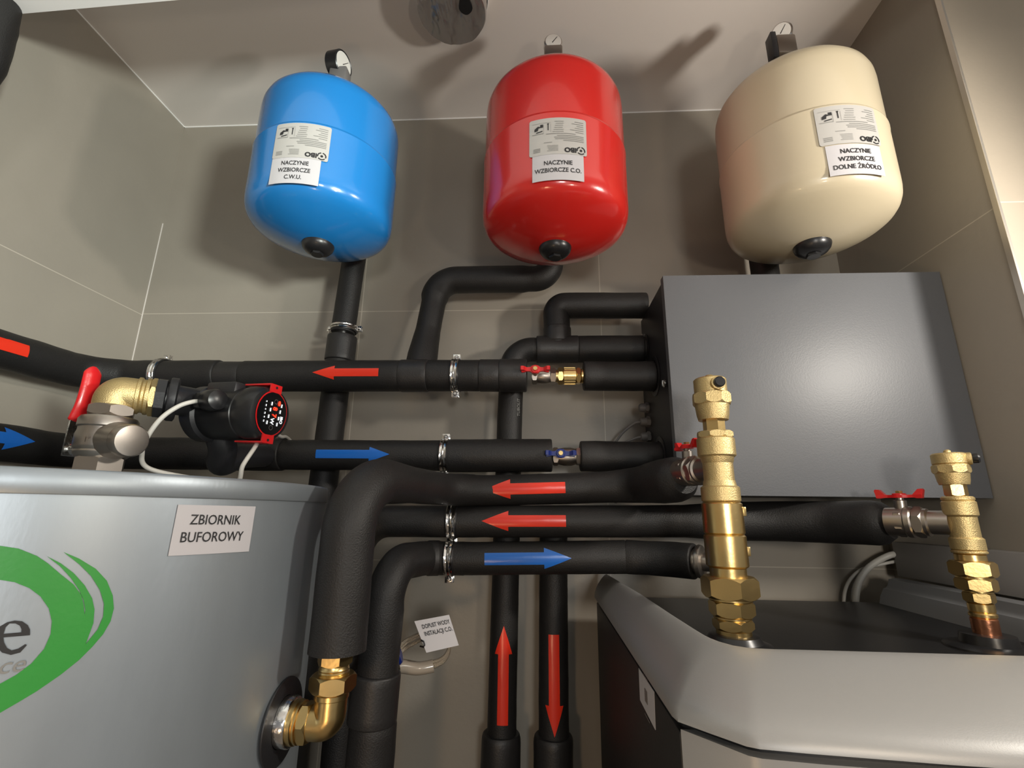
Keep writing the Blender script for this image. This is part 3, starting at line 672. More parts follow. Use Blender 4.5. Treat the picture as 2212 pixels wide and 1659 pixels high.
S0 = cyl_v(BC[0], BC[1], BR, 0, 0)
zm = lambda pts: [tank_uv(x/2.517, 1000+y/2.517) for x, y in pts]
right = zm([(0, 450), (100, 465), (200, 505), (260, 545), (330, 605), (400, 660), (440, 715), (454, 765), (459, 825), (463, 800), (455, 748), (430, 690), (385, 625), (325, 560), (255, 507),
            (330, 545), (400, 598), (460, 665), (500, 735), (513, 795), (507, 870), (465, 985), (530, 905), (560, 835), (565, 765), (542, 690), (495, 615), (430, 550), (345, 484),
            (430, 520), (520, 575), (580, 640), (612, 720), (618, 790), (600, 860), (560, 930), (500, 1000), (430, 1070), (330, 1150), (200, 1240), (100, 1300), (0, 1358)])
inner = zm([(0, 1200), (90, 1150), (170, 1090), (240, 1010), (275, 930), (282, 860), (265, 790), (220, 725), (160, 680), (80, 648), (0, 635)])
# the far half of the ring lies outside the frame: mirror the plain curve about the logo's middle
s0, z0 = right[0]; zb = right[-1][1]; sm = s0 - .045; zmid = (z0+zb)/2; a_o = (z0-zb)/2; smax = max(p[0] for p in right)
left = [(s0 - math.sin(math.radians(a))*.18, zmid - math.cos(math.radians(a))*a_o) for a in range(12, 180, 12)]
ai = (inner[-1][1]-inner[0][1])/2; zi = (inner[-1][1]+inner[0][1])/2
lefti = [(s0 - math.sin(math.radians(a))*.13, zi + math.cos(math.radians(a))*ai) for a in range(12, 180, 12)]
vs, fs = poly_mesh(right+left, [inner+lefti], cut=.012); lay('green_logo', [(vs, fs)], S0, 'green', bt, .0007)['label'] = 'green oval swoosh logo'
e_o = zm([(163, 936), (163, 905), (150, 880), (120, 860), (80, 856), (40, 865), (0, 888), (-25, 920), (-30, 960), (-18, 1000), (12, 1030), (60, 1043), (110, 1030), (146, 990), (138, 984), (100, 1008), (62, 1018), (38, 1005), (22, 975), (18, 948)])
e_i = zm([(20, 928), (30, 893), (52, 872), (85, 872), (108, 884), (117, 903), (116, 920)])
lay('lettering', [poly_mesh(e_o, [e_i], cut=.02)], S0, 'ink', bt, .0008)['label'] = 'black letter e inside the logo'
q = tank_uv(32/2.517, 1000+1105/2.517); sN = cyl_v(BC[0], BC[1], BR, q[0]/BR, q[1])
lines(bt, sN, ['nce'], .0165, .02, 'greyink', 0.0, lift=.0008, dx=.0, shear=.2)['label'] = 'small grey italic lettering inside the logo'
cr = [tank_uv(*p) for p in ((384, 1090), (551, 1094), (536, 1191), (362, 1201))]
cs = (sum(p[0] for p in cr)/4, sum(p[1] for p in cr)/4)
sgn = lay('paper_sign', [poly_mesh([(p[0]-cs[0], p[1]-cs[1]) for p in cr], cut=.01)], cyl_v(BC[0], BC[1], BR, cs[0]/BR, cs[1]), 'paper', bt, .0010, .0004)
q = tank_uv(464, 1142); lines(sgn, cyl_v(BC[0], BC[1], BR, q[0]/BR, q[1]), ['ZBIORNIK', 'BUFOROWY'], .0135, .0165, 'ink', .006, lift=.0016, rot=-.02, sx=.86)
# port on the right-hand side with dark escutcheon
FZ = -.243; FO = V((BC[0]+BR-.003, .632, FZ))
mb = MB().lathe([(.0455, .004), (.0460, .0055), (.0455, .0065), (.027, .0070), (.027, .004)], FO, (1, 0, 0), 48); link('port_escutcheon', mb, 'blackm', bt)
mb = MB().lathe([(.0265, .004), (.0265, .018), (.0255, .0195), (.022, .020)], FO, (1, 0, 0), 40); link('port_socket', mb, 'chrome', bt)

# ---- brass elbow between the tank port and the bent-down pipe
el = thing('brass_elbow', (-.25, .632, FZ-.02), 'polished brass elbow union at the bottom of the thick bent pipe', 'pipe fitting')
EX = -.2455
mb = MB(); mb.lathe([(.0205, .018), (.0235, .019), (.0235, .0245), (.0215, .026), (.0225, .027), (.0225, .029)], FO, (1, 0, 0), 36); mb.hexn(.0225, .029, .041, FO, (1, 0, 0), ph=.2); link('nut', mb, 'brass', el)
mb = MB(); mb.tube(fillet([FO+V((.040, 0, 0)), V((EX, .632, FZ)), V((EX, .632, FZ+.036))], .020, n=16), .0185, 36); mb.lathe([(.0185, 0), (.0198, .001), (.0198, .006), (.0185, .007)], (EX, .632, FZ+.026), seg=36)
link('elbow_body', mb, 'brass', el)
mb = MB(); mb.hexn(.0270, FZ+.034, FZ+.052, (EX, .632, 0), ph=.35); link('union_nut', mb, 'brass', el)
mb = MB(); mb.lathe([(.0180, FZ+.05), (.0180, FZ+.0525), (.0170, FZ+.053), (.0180, FZ+.0545), (.0170, FZ+.056), (.0180, FZ+.0575), (.0170, FZ+.059), (.0170, FZ+.064)], (EX, .632, 0), seg=36); link('threaded_neck', mb, 'brass', el)
mb = MB(); mb.hexn(.0208, FZ+.062, FZ+.079, (EX, .632, 0), ph=.1); mb.lathe([(.016, FZ+.07), (.016, FZ+.10)], (EX, .632, 0)); link('nut', mb, 'brass', el)

# ================================================================== BIG BALL VALVE ON THE TANK LID
VX, VY = -.627, .66
bv = thing('ball_valve', (VX, VY, .03), 'large nickel ball valve with red lever and round side cap on the silver tank', 'valve')
mb = MB(); mb.hexn(.0310, .030, .068, (VX, VY, 0), ph=.15); mb.lathe([(.028, .066), (.0325, .070), (.0335, .0735), (.0325, .076), (.0345, .079), (.0352, .082), (.0350, .098), (.0335, .104), (.0335, .108), (.0355, .110), (.0355, .120), (.033, .124), (.026, .126)], (VX, VY, 0), seg=48)
mb.hexn(.0300, .126, .142, (VX, VY, 0), ph=.15)
link('valve_body', mb, 'nickel', bv)
cd = V((.93, -.37, -.06)).normalized(); co = V((VX, VY, .092))
mb = MB(); mb.lathe([(.026, .015), (.0262, .034), (.0235, .046), (.0225, .0515)], co, cd, 36); link('side_branch', mb, 'nickel', bv)
mb = MB(); mb.lathe([(.0215, .0515), (.0228, .053), (.0228, .066), (.0212, .0685), (.0200, .0688), (.0001, .0690)], co, cd, 40); link('side_cap', mb, 'nickel', bv)
mb = MB(); mb.lathe([(.010, .025), (.010, .052), (.006, .053), (.006, .066)], (VX, VY, .080), (-.98, .17, 0), 20); link('stem', mb, 'chrome', bv)
ld = V((-.98, .17, 0)).normalized(); lw = V((-.17, -.98, 0)).normalized(); o = V((VX, VY, .080)) + ld*.060
steel = [(0, -.010), (.004, -.0105), (.0048, .012), (.0040, .045), (-.004, .060), (-.006, .0595), (.0015, .044), (.0022, .012), (.0018, -.0085), (0, -.008)]
mb = MB(); mb.prism([(x, y) for x, y in steel], .018, o + lw*.009, ld, (0, 0, 1)); mb.lathe([(.007, 0), (.007, .004)], o+ld*.003, ld, 6); lv = link('lever', mb, 'chrome', bv)
A = spline([o+V((0, 0, .040))+ld*.004, o+V((0, 0, .052)), o+V((0, 0, .066))-ld*.004, o+V((0, 0, .088))-ld*.006, o+V((0, 0, .112))-ld*.006, o+V((0, 0, .126))-ld*.006], 8)
mb = MB(); n = len(A); seg = 20; vs = []; fs = []
for i, p in enumerate(A):
    e = min(1, (i+.6)/3, ((n-1-i)+.35)/7); w_ = .0125*e**.5; h_ = .0062*e**.5
    for k in range(seg):
        t_ = 2*PI*k/seg; vs.append(p + lw*(w_*math.cos(t_)) + ld*(h_*math.sin(t_)))
for i in range(n-1):
    for k in range(seg): q_ = (k+1) % seg; fs.append((i*seg+k, i*seg+q_, (i+1)*seg+q_, (i+1)*seg+k))
fs += [tuple(reversed(range(seg))), tuple(range((n-1)*seg, n*seg))]; mb.add(vs, fs); link('lever_grip', mb, 'redp', lv)
lines(bv, cyl_v(VX, VY, .0352, .15, .088), ['1"'], .010, .01, 'nickel', .02, lift=.0006)['label'] = 'raised size mark'
# brass elbow on top
be = thing('brass_elbow', (VX, VY, .14), 'rough cast brass elbow on top of the large nickel ball valve', 'pipe fitting')
pd = V((.80, .60, 0)).normalized(); eo = V((VX, VY, .162))
mb = MB(); mb.tube(fillet([(VX, VY, .139), eo, eo+pd*.030], .024, n=18), .0255, 40, .01); link('elbow_body', mb, 'brass_cast', be)
mb = MB(); mb.lathe([(.0255, .024), (.0280, .025), (.0280, .029), (.0255, .031), (.0255, .034), (.0280, .036), (.0280, .040)], eo, pd, 36); mb.hexn(.0295, .040, .049, eo, pd); link('nut', mb, 'brass_cast', be)

# ================================================================== CIRCULATION PUMP
PC = V((-.498, .752, .149)); pf = V((.97, -.24, -.04)).normalized()
pu = thing('circulation_pump', (-.56, .76, .03), 'black circulation pump with a round red digital display', 'pump')
px_ = V((0, 0, 1)).cross(pf).normalized(); pz_ = pf.cross(px_)
mb = MB(); mb.lathe([(.026, -.080), (.040, -.076), (.047, -.066), (.047, -.044), (.042, -.040)], PC, pf, 40)
a_ = eo+pd*.048; mb.tube(spline([a_, a_+pd*.02, PC-pf*.060+V((0, 0, .014)), PC-pf*.045]), .0235, 24); mb.lathe([(.031, 0), (.031, .012), (.027, .014)], a_, pd, 8)
mb.lathe([(.033, .016), (.034, .018), (.034, .026), (.030, .028)], a_, pd, 32)
mb.tube(spline([PC-pf*.055, PC-pf*.055+V((.01, .03, -.05)), V((-.555, .82, .075)), V((-.55, .86, .090)), V((-.545, .930, .10))]), .022, 20)
link('volute', mb, 'blackm', pu)
mb = MB(); mb.lathe([(.040, -.042), (.0425, -.038), (.0425, .030), (.0405, .0315), (.0405, .034), (.0440, .036), (.0450, .046), (.0435, .064), (.040, .070), (.034, .0715)], PC, pf, 56)
link('motor_housing', mb, 'black', pu)
for th in range(0, 360, 30):   # cooling fins
    d = px_*math.cos(math.radians(th)) + pz_*math.sin(math.radians(th))
mb = MB(); mb.box(V((-.03, -.012, -.014)), V((.03, .012, .014)), .004)
rot = Matrix((pf, px_, pz_)).transposed(); mb.v = [rot @ v + PC + pf*(-.010) + pz_*.034 - px_*.018 for v in mb.v]; bxp = link('terminal_box', mb, 'blackm', pu)
pg = at(462, 866, .706)
mb = MB(); mb.lathe([(.015, 0), (.0175, .004), (.0175, .022), (.0150, .029), (.007, .0325)], pg - pf*.012, (pf + V((0, -.25, .0))), 28); mb.box(pg+V((-.028, -.008, -.012)), pg+V((-.008, .012, .012)), .003); mb.box(pg+V((-.012, .004, -.012)), pg+V((.012, .030, .012)), .003); link('power_plug', mb, 'black', pu)
fo = PC + pf*.0715; fs_ = flat(fo, px_, pz_)
el_ = [(math.cos(a)*.0300, math.sin(a)*.0345) for a in [2*PI*k/40 for k in range(40)]]
lay('display_ring', [poly_mesh([(x*1.07, y*1.06) for x, y in el_], cut=0)], fs_, 'redp', pu, .0012, .002)
disp = lay('display_panel', [poly_mesh(el_, cut=0)], fs_, 'screenblk', pu, .0022, .001)
for sg in (1, -1):
    mb = MB(); mb.prism([(-.0115, sg*.034), (.0115, sg*.034), (.0115, sg*.0475), (-.0115, sg*.0475)][::sg], .0025, fo, px_, pz_)
    mb.box(V((-.052, -.0115, -.0014)), V((0, .0115, .0014)), .0006); k = len(mb.v)
    for i in range(8, k): mb.v[i] = rot @ mb.v[i] + fo + pz_*sg*.0465
    b = link('red_bracket', mb, 'redp', pu)
    mb = MB().lathe([(.0022, .0026), (.0022, .0032)], fo+pz_*sg*.0425, pf, 12); link('screw', mb, 'ink', b)
def dtext(s, size, x, y, m, name, bold=.02, par=disp):
    vs, fs = text_mesh(s, size, bold); lay(name, [(xf(vs, x, y, -PI/2), fs)], fs_, m, par, .0032)
dtext('8', .012, .0035, .0085, 'ledred', 'red_digit'); dtext('7', .012, .0035, -.0025, 'ledred', 'red_digit'); dtext('W', .010, .0010, -.0120, 'ledwhite', 'lettering')
dtext('IBO', .0075, .0195, -.0075, 'ledwhite', 'lettering', .03)
q = []
for x in (-.0065, .0145):
    for y in (.0155, .0055, -.0055, -.0155): q.append(poly_mesh(rect(.0024, .0055, x + y*.12, y), cut=0))
for k in range(6): q.append(poly_mesh(rect(.0016, .0022 + .001*(k % 2), -.0160+k*.0001, .017-k*.0062), cut=0))
lay('indicator_bars', q, fs_, 'ledwhite', disp, .0032)
lay('red_indicator', [poly_mesh([(.0105+math.cos(a)*.0026, .0185+math.sin(a)*.0042) for a in [2*PI*k/14 for k in range(14)]], cut=0)], fs_, 'ledred', disp, .0034)
def ring2(cx, cy, r, w=.0005): return poly_mesh([(cx+math.cos(a)*r, cy+math.sin(a)*r) for a in [2*PI*k/20 for k in range(20)]], [[(cx+math.cos(a)*(r-w), cy+math.sin(a)*(r-w)) for a in [2*PI*k/20 for k in range(20)]]], cut=0)
lay('button_outline', [ring2(.0035, .0200, .0038), ring2(.0010, -.0225, .0038)], fs_, 'greyp', disp, .0030)
# white power lead looping below and behind
W = [pg-pf*.026, at(415, 868, .685), at(385, 878, .672), at(350, 902, .662), at(322, 938, .660), at(307, 975, .668), at(322, 1012, .690), V((-.53, .735, .042)), V((-.47, .735, .036)), at(525, 1005, .72), at(553, 962, .74), at(566, 935, .79), at(585, 928, .83), at(606, 943, .88), at(618, 944, .965), at(630, 955, 1.02), at(640, 972, 1.03)]
tag(link('power_lead', MB().tube(spline(W, 12), .0033, 12), 'wire'), 'white power lead looping below the black circulation pump', 'cable')

# ================================================================== BRASS COLUMNS WITH AIR VENTS
def col(Y, rows, px, name_map, parent, seg=40):
    """rows: (part, kind, y0, y1, x0, x1, [x0b, x1b]) measured on the column at distance Y"""
    groups = {}
    for r in rows:
        part, kind, y0, y1, xa, xb = r[:6]; xm = (xa+xb)/2
        z0 = at(xm, y0, Y).z; z1 = at(xm, y1, Y).z
        dist = math.hypot(*at(xm, (y0+y1)/2, Y).xy)
        rad = dist*math.sin((azang(xb, (y0+y1)/2)-azang(xa, (y0+y1)/2))/2)
        groups.setdefault(part, []).append((kind, z1, z0, rad))
    return groups
def column(label, Y, X, rows, grp, k, ox, oy):
    rows = [(r[0], r[1], oy+r[2]/k, oy+r[3]/k, ox+r[4]/k, ox+r[5]/k) for r in rows]
    G = col(Y, rows, None, None, None)
    zb = min(g[1] for gs in G.values() for g in gs)
    t = thing('air_vent_column', (X, Y, zb), label, 'air vent fitting', grp)
    mats = {'vent_cap': 'brass_cast', 'hex_neck': 'brass', 'tee_body': 'brass_cast', 'separator_body': 'brass', 'union_nut': 'brass', 'lower_nut': 'brass', 'pipe_stub': 'brass', 'copper_stub': 'copper', 'threads': 'brass'}
    for part, gs in G.items():
        mb = MB()
        for i, (kind, za, zb_, r) in enumerate(gs):
            if kind == 'h': mb.hexn(r*1.04, za, zb_, (X, Y, 0), ph=.55)
            elif kind == 'o': mb.hexn(r*1.02, za, zb_, (X, Y, 0), n=8, ph=.2)
            elif kind == 'c': 
                b = min((zb_-za)*.3, .002); mb.lathe([(r-b, za), (r, za+b), (r, zb_-b), (r-b, zb_)], (X, Y, 0), seg=44)
            else:  # cone: r here is the mid radius; flare given by kind letter
                mb.lathe([(r*.90, za), (r*.97, za+(zb_-za)*.3), (r*1.05, zb_)], (X, Y, 0), seg=44) if kind == 't' else mb.lathe([(r*1.10, za), (r, (za+zb_)/2), (r*.95, zb_)], (X, Y, 0), seg=44)
        link(part, mb, mats[part], t, angle=28)
    return t, G
VG = 'brass air vent columns on the heat pump'
va_rows = [('vent_cap', 'c', 78, 104, 352, 408), ('vent_cap', 'c', 98, 182, 286, 468), ('vent_cap', 'o', 178, 240, 276, 490), ('vent_cap', 't', 236, 322, 298, 482),
    ('hex_neck', 'h', 308, 388, 342, 460), ('tee_body', 'o', 385, 420, 306, 508), ('tee_body', 'c', 418, 522, 306, 518), ('tee_body', 't', 515, 560, 330, 512), ('tee_body', 'c', 540, 690, 345, 514), ('tee_body', 'b', 650, 700, 345, 530), ('tee_body', 'c', 680, 766, 335, 552),
    ('separator_body', 'c', 768, 940, 343, 570), ('separator_body', 'c', 941, 1117, 355, 590), ('threads', 'c', 1113, 1180, 388, 592),
    ('union_nut', 'h', 1168, 1284, 344, 655), ('threads', 'c', 1280, 1302, 385, 628), ('lower_nut', 'h', 1298, 1382, 388, 636), ('threads', 'c', 1380, 1400, 405, 618),
    ('lower_nut', 'h', 1398, 1456, 402, 626), ('pipe_stub', 'c', 1450, 1620, 422, 620)]
VA = (.250, .690)
ta, GA = column('larger brass column with air vent nearer the middle, rising from the grey heat pump', VA[1], VA[0], va_rows, VG, 2.514, 1380, 780)
ctr = lambda x, y, Y: at(x, y, Y)
z_ = at(1535, 833, .68).z
mb = MB(); mb.lathe([(.0085, .018), (.0095, .020), (.0095, .027), (.0080, .028)], (VA[0]+.002, VA[1], z_), (0, -1, 0), 24); link('knob_seat', mb, 'brass_cast', ta)
mb = MB(); mb.lathe([(.0072, .027), (.0076, .028), (.0076, .033), (.0060, .0345), (.0020, .0345)], (VA[0]+.002, VA[1], z_), (0, -1, 0), 20); link('vent_knob', mb, 'black', ta)
# grip ribs around the polished barrel
mb = MB()
for yy in (1095, 1180): mb.box((VA[0]+.020, VA[1]-.012, at(1600, yy+20, .69).z), (VA[0]+.0275, VA[1]+.002, at(1600, yy, .69).z), .001)
link('cast_lug', mb, 'brass', ta)
# seat on the heat pump deck
link('rubber_grommet', MB().lathe([(.045, -.1655), (.044, -.160), (.034, -.157), (.030, -.150), (.026, -.149)], (VA[0], VA[1], 0), seg=40), 'black', ta)
# side branch of the first column with its valve
def side_valve(label, Vp, z, d, r, body_r, handle_c, hdir, wing, hm='redp'):
    d = V(d).normalized(); o = V((Vp[0], Vp[1], z))
    t = thing('ball_valve', o + d*.05 - V((0, 0, .03)), label, 'valve', 'valves with red wings beside the brass columns')
    mb = MB(); mb.lathe([(r*.80, .012), (r*.80, .034), (r*.93, .036), (r*.93, .040)], o, d, 36); mb.hexn(r*1.08, .040, .052, o, d); link('union', mb, 'brass' if r < .02 else 'nickel', t)
    mb = MB(); mb.lathe([(r, .052), (r*1.08, .054), (r*1.08, .060), (r, .062), (r*.98, .085)], o, d, 36); mb.hexn(r*1.05, .062, .074, o, d, ph=.2); link('valve_body', mb, 'nickel', t)
    h = o + d*.066; u = V(hdir).normalized()
    mb = MB(); mb.lathe([(.008, r*.8), (.008, r+.010), (.005, r+.011), (.005, r+.019)], h, u, 18); link('stem', mb, 'nickel', t)
    butterfly(t, h + u*(r+.014), u, wing, hm)
    return t
side_valve('nickel valve with red wing partly hidden behind the larger brass column', VA, at(1492, 1018, .755).z, (-.33, .94, -.01), .0205, .02, None, (0, -.05, 1), (-.2, .9, 0))

vb_rows = [('vent_cap', 'c', 220, 250, 935, 990), ('vent_cap', 'c', 245, 322, 780, 1030), ('vent_cap', 'o', 320, 377, 773, 1042), ('vent_cap', 't', 373, 452, 800, 1034),
    ('hex_neck', 'h', 450, 528, 856, 1018), ('tee_body', 'c', 530, 562, 842, 1078), ('tee_body', 'c', 558, 662, 850, 1096), ('tee_body', 'c', 655, 810, 882, 1095), ('tee_body', 'c', 800, 890, 893, 1142), ('tee_body', 'c', 888, 908, 900, 1156),
    ('threads', 'c', 905, 965, 918, 1142), ('union_nut', 'h', 958, 1057, 884, 1215), ('threads', 'c', 1055, 1075, 930, 1200), ('lower_nut', 'h', 1070, 1152, 926, 1216), ('threads', 'c', 1150, 1168, 985, 1200),
    ('lower_nut', 'h', 1163, 1232, 1000, 1220), ('pipe_stub', 'c', 1230, 1300, 1015, 1205), ('pipe_stub', 'c', 1296, 1336, 1030, 1230), ('copper_stub', 'c', 1330, 1470, 1036, 1232)]
VB = (.576, .710)
tb, GB = column('brass column with air vent nearest the right wall, rising from the grey heat pump', VB[1], VB[0], vb_rows, VG, 3.073, 1760, 900)
z_ = at(2085, 991, .70).z; kd = V((.78, -.62, 0))
mb = MB(); mb.lathe([(.0080, .016), (.0085, .018), (.0085, .023), (.0070, .024)], (VB[0], VB[1], z_), kd, 24); link('knob_seat', mb, 'brass_cast', tb)
mb = MB(); mb.lathe([(.0060, .024), (.0066, .025), (.0066, .030), (.0050, .032), (.0020, .032)], (VB[0], VB[1], z_), kd, 20); link('vent_knob', mb, 'black', tb)
link('rubber_grommet', MB().lathe([(.048, -.1655), (.047, -.161), (.040, -.158), (.030, -.157), (.028, -.146), (.024, -.1455)], (VB[0], VB[1], 0), seg=40), 'black', tb)
side_valve('nickel valve with red wings left of the brass column by the wall', VB, at(1990, 1128, .75).z, (-.62, .78, 0), .0205, .02, None, (0, -.05, 1), (.62, -.78, 0))

# ================================================================== HEAT PUMP (lower right)
hp = thing('heat_pump', (.41, .72, -H), 'silver and black floor-standing heat pump cabinet with a dark top', 'heat pump')
# rounded U-shaped cover lofted along its outline: (outer x, y), inward normal, width, lip height
st = [((.110, 1.03), (.137, 1.03)), ((.110, .80), (.156, .80)), ((.110, .65), (.163, .65)), ((.110, .54), (.168, .57)), ((.110, .48), (.170, .548)), ((.110, .460), (.172, .538)), ((.112, .450), (.176, .526)), ((.131, .430), (.184, .513)), ((.150, .411), (.194, .507)), ((.158, .4075), (.204, .505)), ((.190, .4035), (.218, .504))]
st += [((x, .390 + .30*(x-.41)**2), (x, .5045)) for x in (.23, .28, .34, .41, .48, .54, .60)]
st += [((.645, .405), (.625, .505)), ((.675, .415), (.638, .507)), ((.694, .432), (.650, .512)), ((.703, .455), (.660, .520)), ((.704, .50), (.668, .535))]
prof = [(0, -.163), (.004, -.160), (.03, -.1550), (.09, -.1500), (.18, -.1445), (.30, -.1385), (.44, -.1325), (.58, -.1275), (.72, -.1237), (.84, -.1213), (.94, -.1201), (.99, -.1208), (1.0, -.124), (1.0, -.166)]
mb = MB(); n = len(prof); vs = []; fs = []
for o_, i_ in st:
    o_ = V((*o_, 0)); i_ = V((*i_, 0))
    for a_, z in prof: vs.append(o_.lerp(i_, a_) + V((0, 0, z)))
for i in range(len(st)-1):
    for j in range(n-1): fs.append((i*n+j, (i+1)*n+j, (i+1)*n+j+1, i*n+j+1))
fs += [tuple(range(n)), tuple(reversed(range((len(st)-1)*n, len(st)*n)))]
mb.add(vs, fs); link('top_cover', mb, 'silver', hp, angle=32)
mb = MB(); mb.prism([(.118, 1.03), (.118, .47), (.17, .45), (.65, .45), (.70, .47), (.70, 1.03)], .004, (0, 0, -.1695), (1, 0, 0), (0, 1, 0)); link('top_deck', mb, 'graphite_top', hp)
# right arm of the silver cover, its shade put into a dark grey colour
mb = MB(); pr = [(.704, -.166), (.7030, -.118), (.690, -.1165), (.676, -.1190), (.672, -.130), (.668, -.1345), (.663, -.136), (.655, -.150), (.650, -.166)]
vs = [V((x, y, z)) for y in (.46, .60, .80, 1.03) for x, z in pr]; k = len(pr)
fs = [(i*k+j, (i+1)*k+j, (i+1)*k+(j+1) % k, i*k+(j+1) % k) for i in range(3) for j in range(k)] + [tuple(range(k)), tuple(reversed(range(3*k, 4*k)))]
mb.add(vs, fs); link('shaded_cover_arm', mb, 'graphite_top', hp)
mb = MB(); mb.tube(spline([V((.500, 1.025, -.1652)), V((.53, .93, -.1652)), V((.58, .86, -.1652)), V((.66, .80, -.1652))]), .0008, 6); link('deck_seam', mb, 'void', hp)
# body
body = [(.113, 1.03), (.113, .462), (.115, .453), (.152, .414), (.160, .4105), (.20, .4055)] + [(x, .394 + .30*(x-.41)**2) for x in (.26, .33, .41, .49, .56, .62)] + [(.66, .41), (.69, .424), (.700, .452), (.700, 1.03)]
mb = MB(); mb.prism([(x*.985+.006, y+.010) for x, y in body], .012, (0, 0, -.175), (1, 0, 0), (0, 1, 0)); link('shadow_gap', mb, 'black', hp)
fb = [p for p in body if p[1] < .46]
mb = MB(); mb.prism([(fb[0][0], .455)] + fb[1:-1] + [(fb[-1][0], .455)], H-.26, (0, 0, -H+.09), (1, 0, 0), (0, 1, 0)); link('front_panel', mb, 'silver', hp, angle=30)
mb = MB(); mb.box((.114, .4565, -H+.01), (.700, 1.03, -.172), .002); link('side_panel', mb, 'darkside', hp)
mb = MB(); mb.box((.13, .44, -H), (.69, 1.01, -H+.10)); link('plinth', mb, 'black', hp)
q = [atX(*p, .1135) for p in ((1380, 1443), (1413, 1494), (1416, 1577), (1383, 1512))]
mb = MB(); mb.prism([(-p.y, p.z) for p in (q[3], q[2], q[1], q[0])], .0005, (.1136, 0, 0), (0, -1, 0), (0, 0, 1)); 
for i in range(len(mb.v)): mb.v[i].x = .1138 if i < 4 else .1132
stk = link('sticker', mb, 'paper', hp)
c_ = sum(q, V())/4; mb = MB(); mb.box((.1126, c_.y-.006, c_.z-.006), (.1131, c_.y+.006, c_.z+.006)); 
for dz in (.018, -.020): mb.box((.1128, c_.y-.012, c_.z+dz-.0006), (.1131, c_.y+.012, c_.z+dz+.0006))
link('printed_mark', mb, 'greyp', stk)

# cable trunking along the right wall and two cables dropping out of its end
tag(link('cable_trunking', MB().box((.722, .722, -.118), (XR, 1.072, -.052), .0015), 'trunk'), 'light grey cable trunking along the right wall behind the heat pump', 'cable trunking')
for i, (dx, l) in enumerate(((0, 'thicker'), (.0, 'thinner'))):
    pts = [V((.735, 1.06, -.075-.012*i)), V((.715, 1.078, -.080-.014*i)), V((.672, 1.085, -.108-.012*i)), V((.645, 1.085, -.150)), V((.634-.0*i, 1.085, -.22))] if i == 0 else [V((.735, 1.07, -.088)), V((.712, 1.088, -.096)), V((.665, 1.098, -.112)), V((.632, 1.100, -.150)), V((.618, 1.100, -.22))]
    tag(link('cable', MB().tube(spline(pts), .0062 if i == 0 else .0032, 12), 'wire'), l + ' white cable curving down from the trunking end', 'cable', 'white cables behind the heat pump')

# ================================================================== CEILING DUCT WITH FOIL
du = thing('foil_duct', (-.183, .78, 1.0), 'round foil-wrapped duct outlet on the ceiling', 'duct')
mb = MB(); cx, cy = -.183, .782
n = 128; vs = []; fs = []
rings = [(.0730, 1.083), (.0735, 1.05), (.0730, 1.034), (.0715, 1.030)] + [(r, 1.030) for r in [.0690-.0023*k for k in range(29)]]
for r, z in rings:
    for i in range(n):
        t_ = 2*PI*i/n; p = V((cx+r*math.cos(t_), cy+r*math.sin(t_), z)); d_ = noise.noise(V((p.x*45, p.y*14, p.z*30)))*.0035 + abs(noise.noise(V((p.x*120, p.y*38, p.z*60))))*.0020
        vs.append(p + (V((0, 0, -d_)) if z < 1.031 else V((math.cos(t_), math.sin(t_), 0))*d_*.3))
for j in range(len(rings)-1):
    for i in range(n): q_ = (i+1) % n; fs.append((j*n+i, j*n+q_, (j+1)*n+q_, (j+1)*n+i))
fs.append(tuple(range((len(rings)-1)*n, len(rings)*n))); mb.add(vs, fs); link('foil_wrap', mb, 'foil', du, angle=25)
hc = atZ(1005, 12, 1.0262)
link('dark_hole', MB().prism([(math.cos(a)*.014*(1+.12*math.sin(3*a)), math.sin(a)*.020) for a in [2*PI*k/18 for k in range(18)]][::-1], .0016, hc, (1, 0, 0), (0, 1, 0)), 'void', du)
link('flange', MB().lathe([(.0765, 1.076), (.0775, 1.078), (.0775, 1.083), (.074, 1.083), (.074, 1.076)], (cx, cy, 0), seg=64, cap=False), 'white', du)

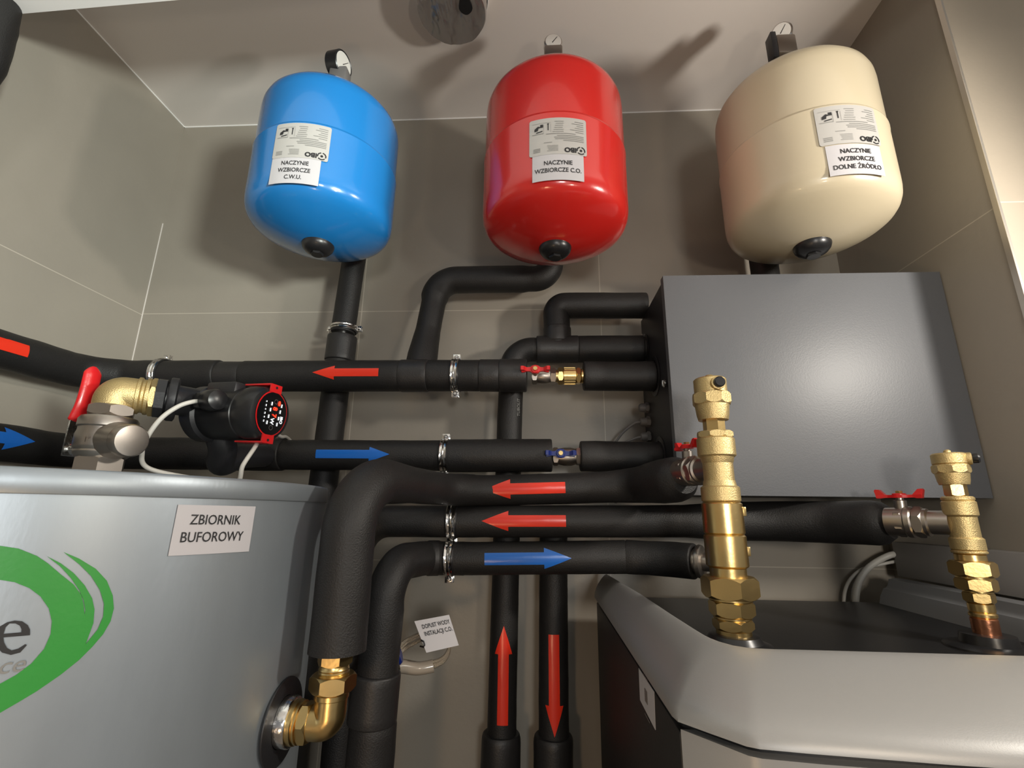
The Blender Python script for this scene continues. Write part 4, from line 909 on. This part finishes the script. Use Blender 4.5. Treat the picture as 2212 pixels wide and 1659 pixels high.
# ================================================================== FILLING HOSE WITH TAG
hs = thing('filling_hose', (-.19, .86, -.25), 'braided metal filling hose looped beside the black insulated pipe', 'hose')
W = [V((-.232, .825, -.232)), at(862, 1405, .84), at(885, 1385, .85), at(925, 1368, .865), at(962, 1378, .88), at(969, 1405, .88), at(950, 1432, .87), at(905, 1444, .86), at(862, 1441, .845), V((-.236, .83, -.252))]
C_ = spline(W, 14)
for k in range(3):
    off = V((0, .004, .0075*(k-1)))
    link('braided_strand', MB().tube([p + off*(.6+.4*math.sin(i*.05+k)) for i, p in enumerate(C_)], .0030, 10), 'braid', hs)
mb = MB(); A = [p for p in C_ if p.z < -.2 and p.x > -.225 and p.x < -.172 and C_.index(p) > len(C_)*.55]
if len(A) > 2: mb.tube(A, .0098, 16); link('clear_sleeve', mb, 'sleeve', hs)
link('blue_ferrule', MB().lathe([(.010, 0), (.0125, .003), (.0125, .012), (.010, .015)], (-.2295, .823, -.2255), (.8, .1, .25), 20), 'bluep', hs)
tg = thing('paper_tag', (-.165, .84, -.22), 'small white paper tag tied to the braided hose', 'tag')
q = [at(895, 1342, .840), at(970, 1328, .845), at(991, 1394, .838), at(921, 1410, .832)]
ux = ((q[1]-q[0]) + (q[2]-q[3])).normalized(); uy = ((q[0]-q[3]) + (q[1]-q[2])); uy = (uy).normalized(); oc = sum(q, V())/4; nn = ux.cross(uy).normalized()
mb = MB(); mb.add([p for p in q] + [p - nn*.0004 for p in q], [(3, 2, 1, 0), (4, 5, 6, 7), (0, 1, 5, 4), (1, 2, 6, 5), (2, 3, 7, 6), (3, 0, 4, 7)]); link('card', mb, 'paper', tg)
sf = Surf(lambda s, t, l: oc + ux*s + uy*t + nn*l)
lines(tg, sf, ['DOPUST WODY', 'INSTALACJI C.O.'], .0092, .0112, 'ink', .018, lift=.0008, dx=.003, dy=.008, sx=.66)
mb = MB(); mb.tube([at(910, 1383, .835), at(915, 1386, .831), at(917, 1393, .831), at(916, 1398, .838), at(908, 1396, .855)], .0013, 8); link('tie_string', mb, 'ink', tg)

# ================================================================== BLACK PIPE ON THE LEFT WALL
lp = thing('hanging_pipe', (-.93, .60, .6), 'black taped pipe end hanging down the far upper left edge', 'pipe')
W = spline([V((-.953, .60, .95)), V((-.950, .60, .86)), V((-.944, .60, .80)), V((-.940, .60, .735)), V((-.958, .60, .66)), V((-.975, .60, .58))], 10)
link('taped_sleeve', MB().tube(W, .027, 24, .06), 'rubber', lp)
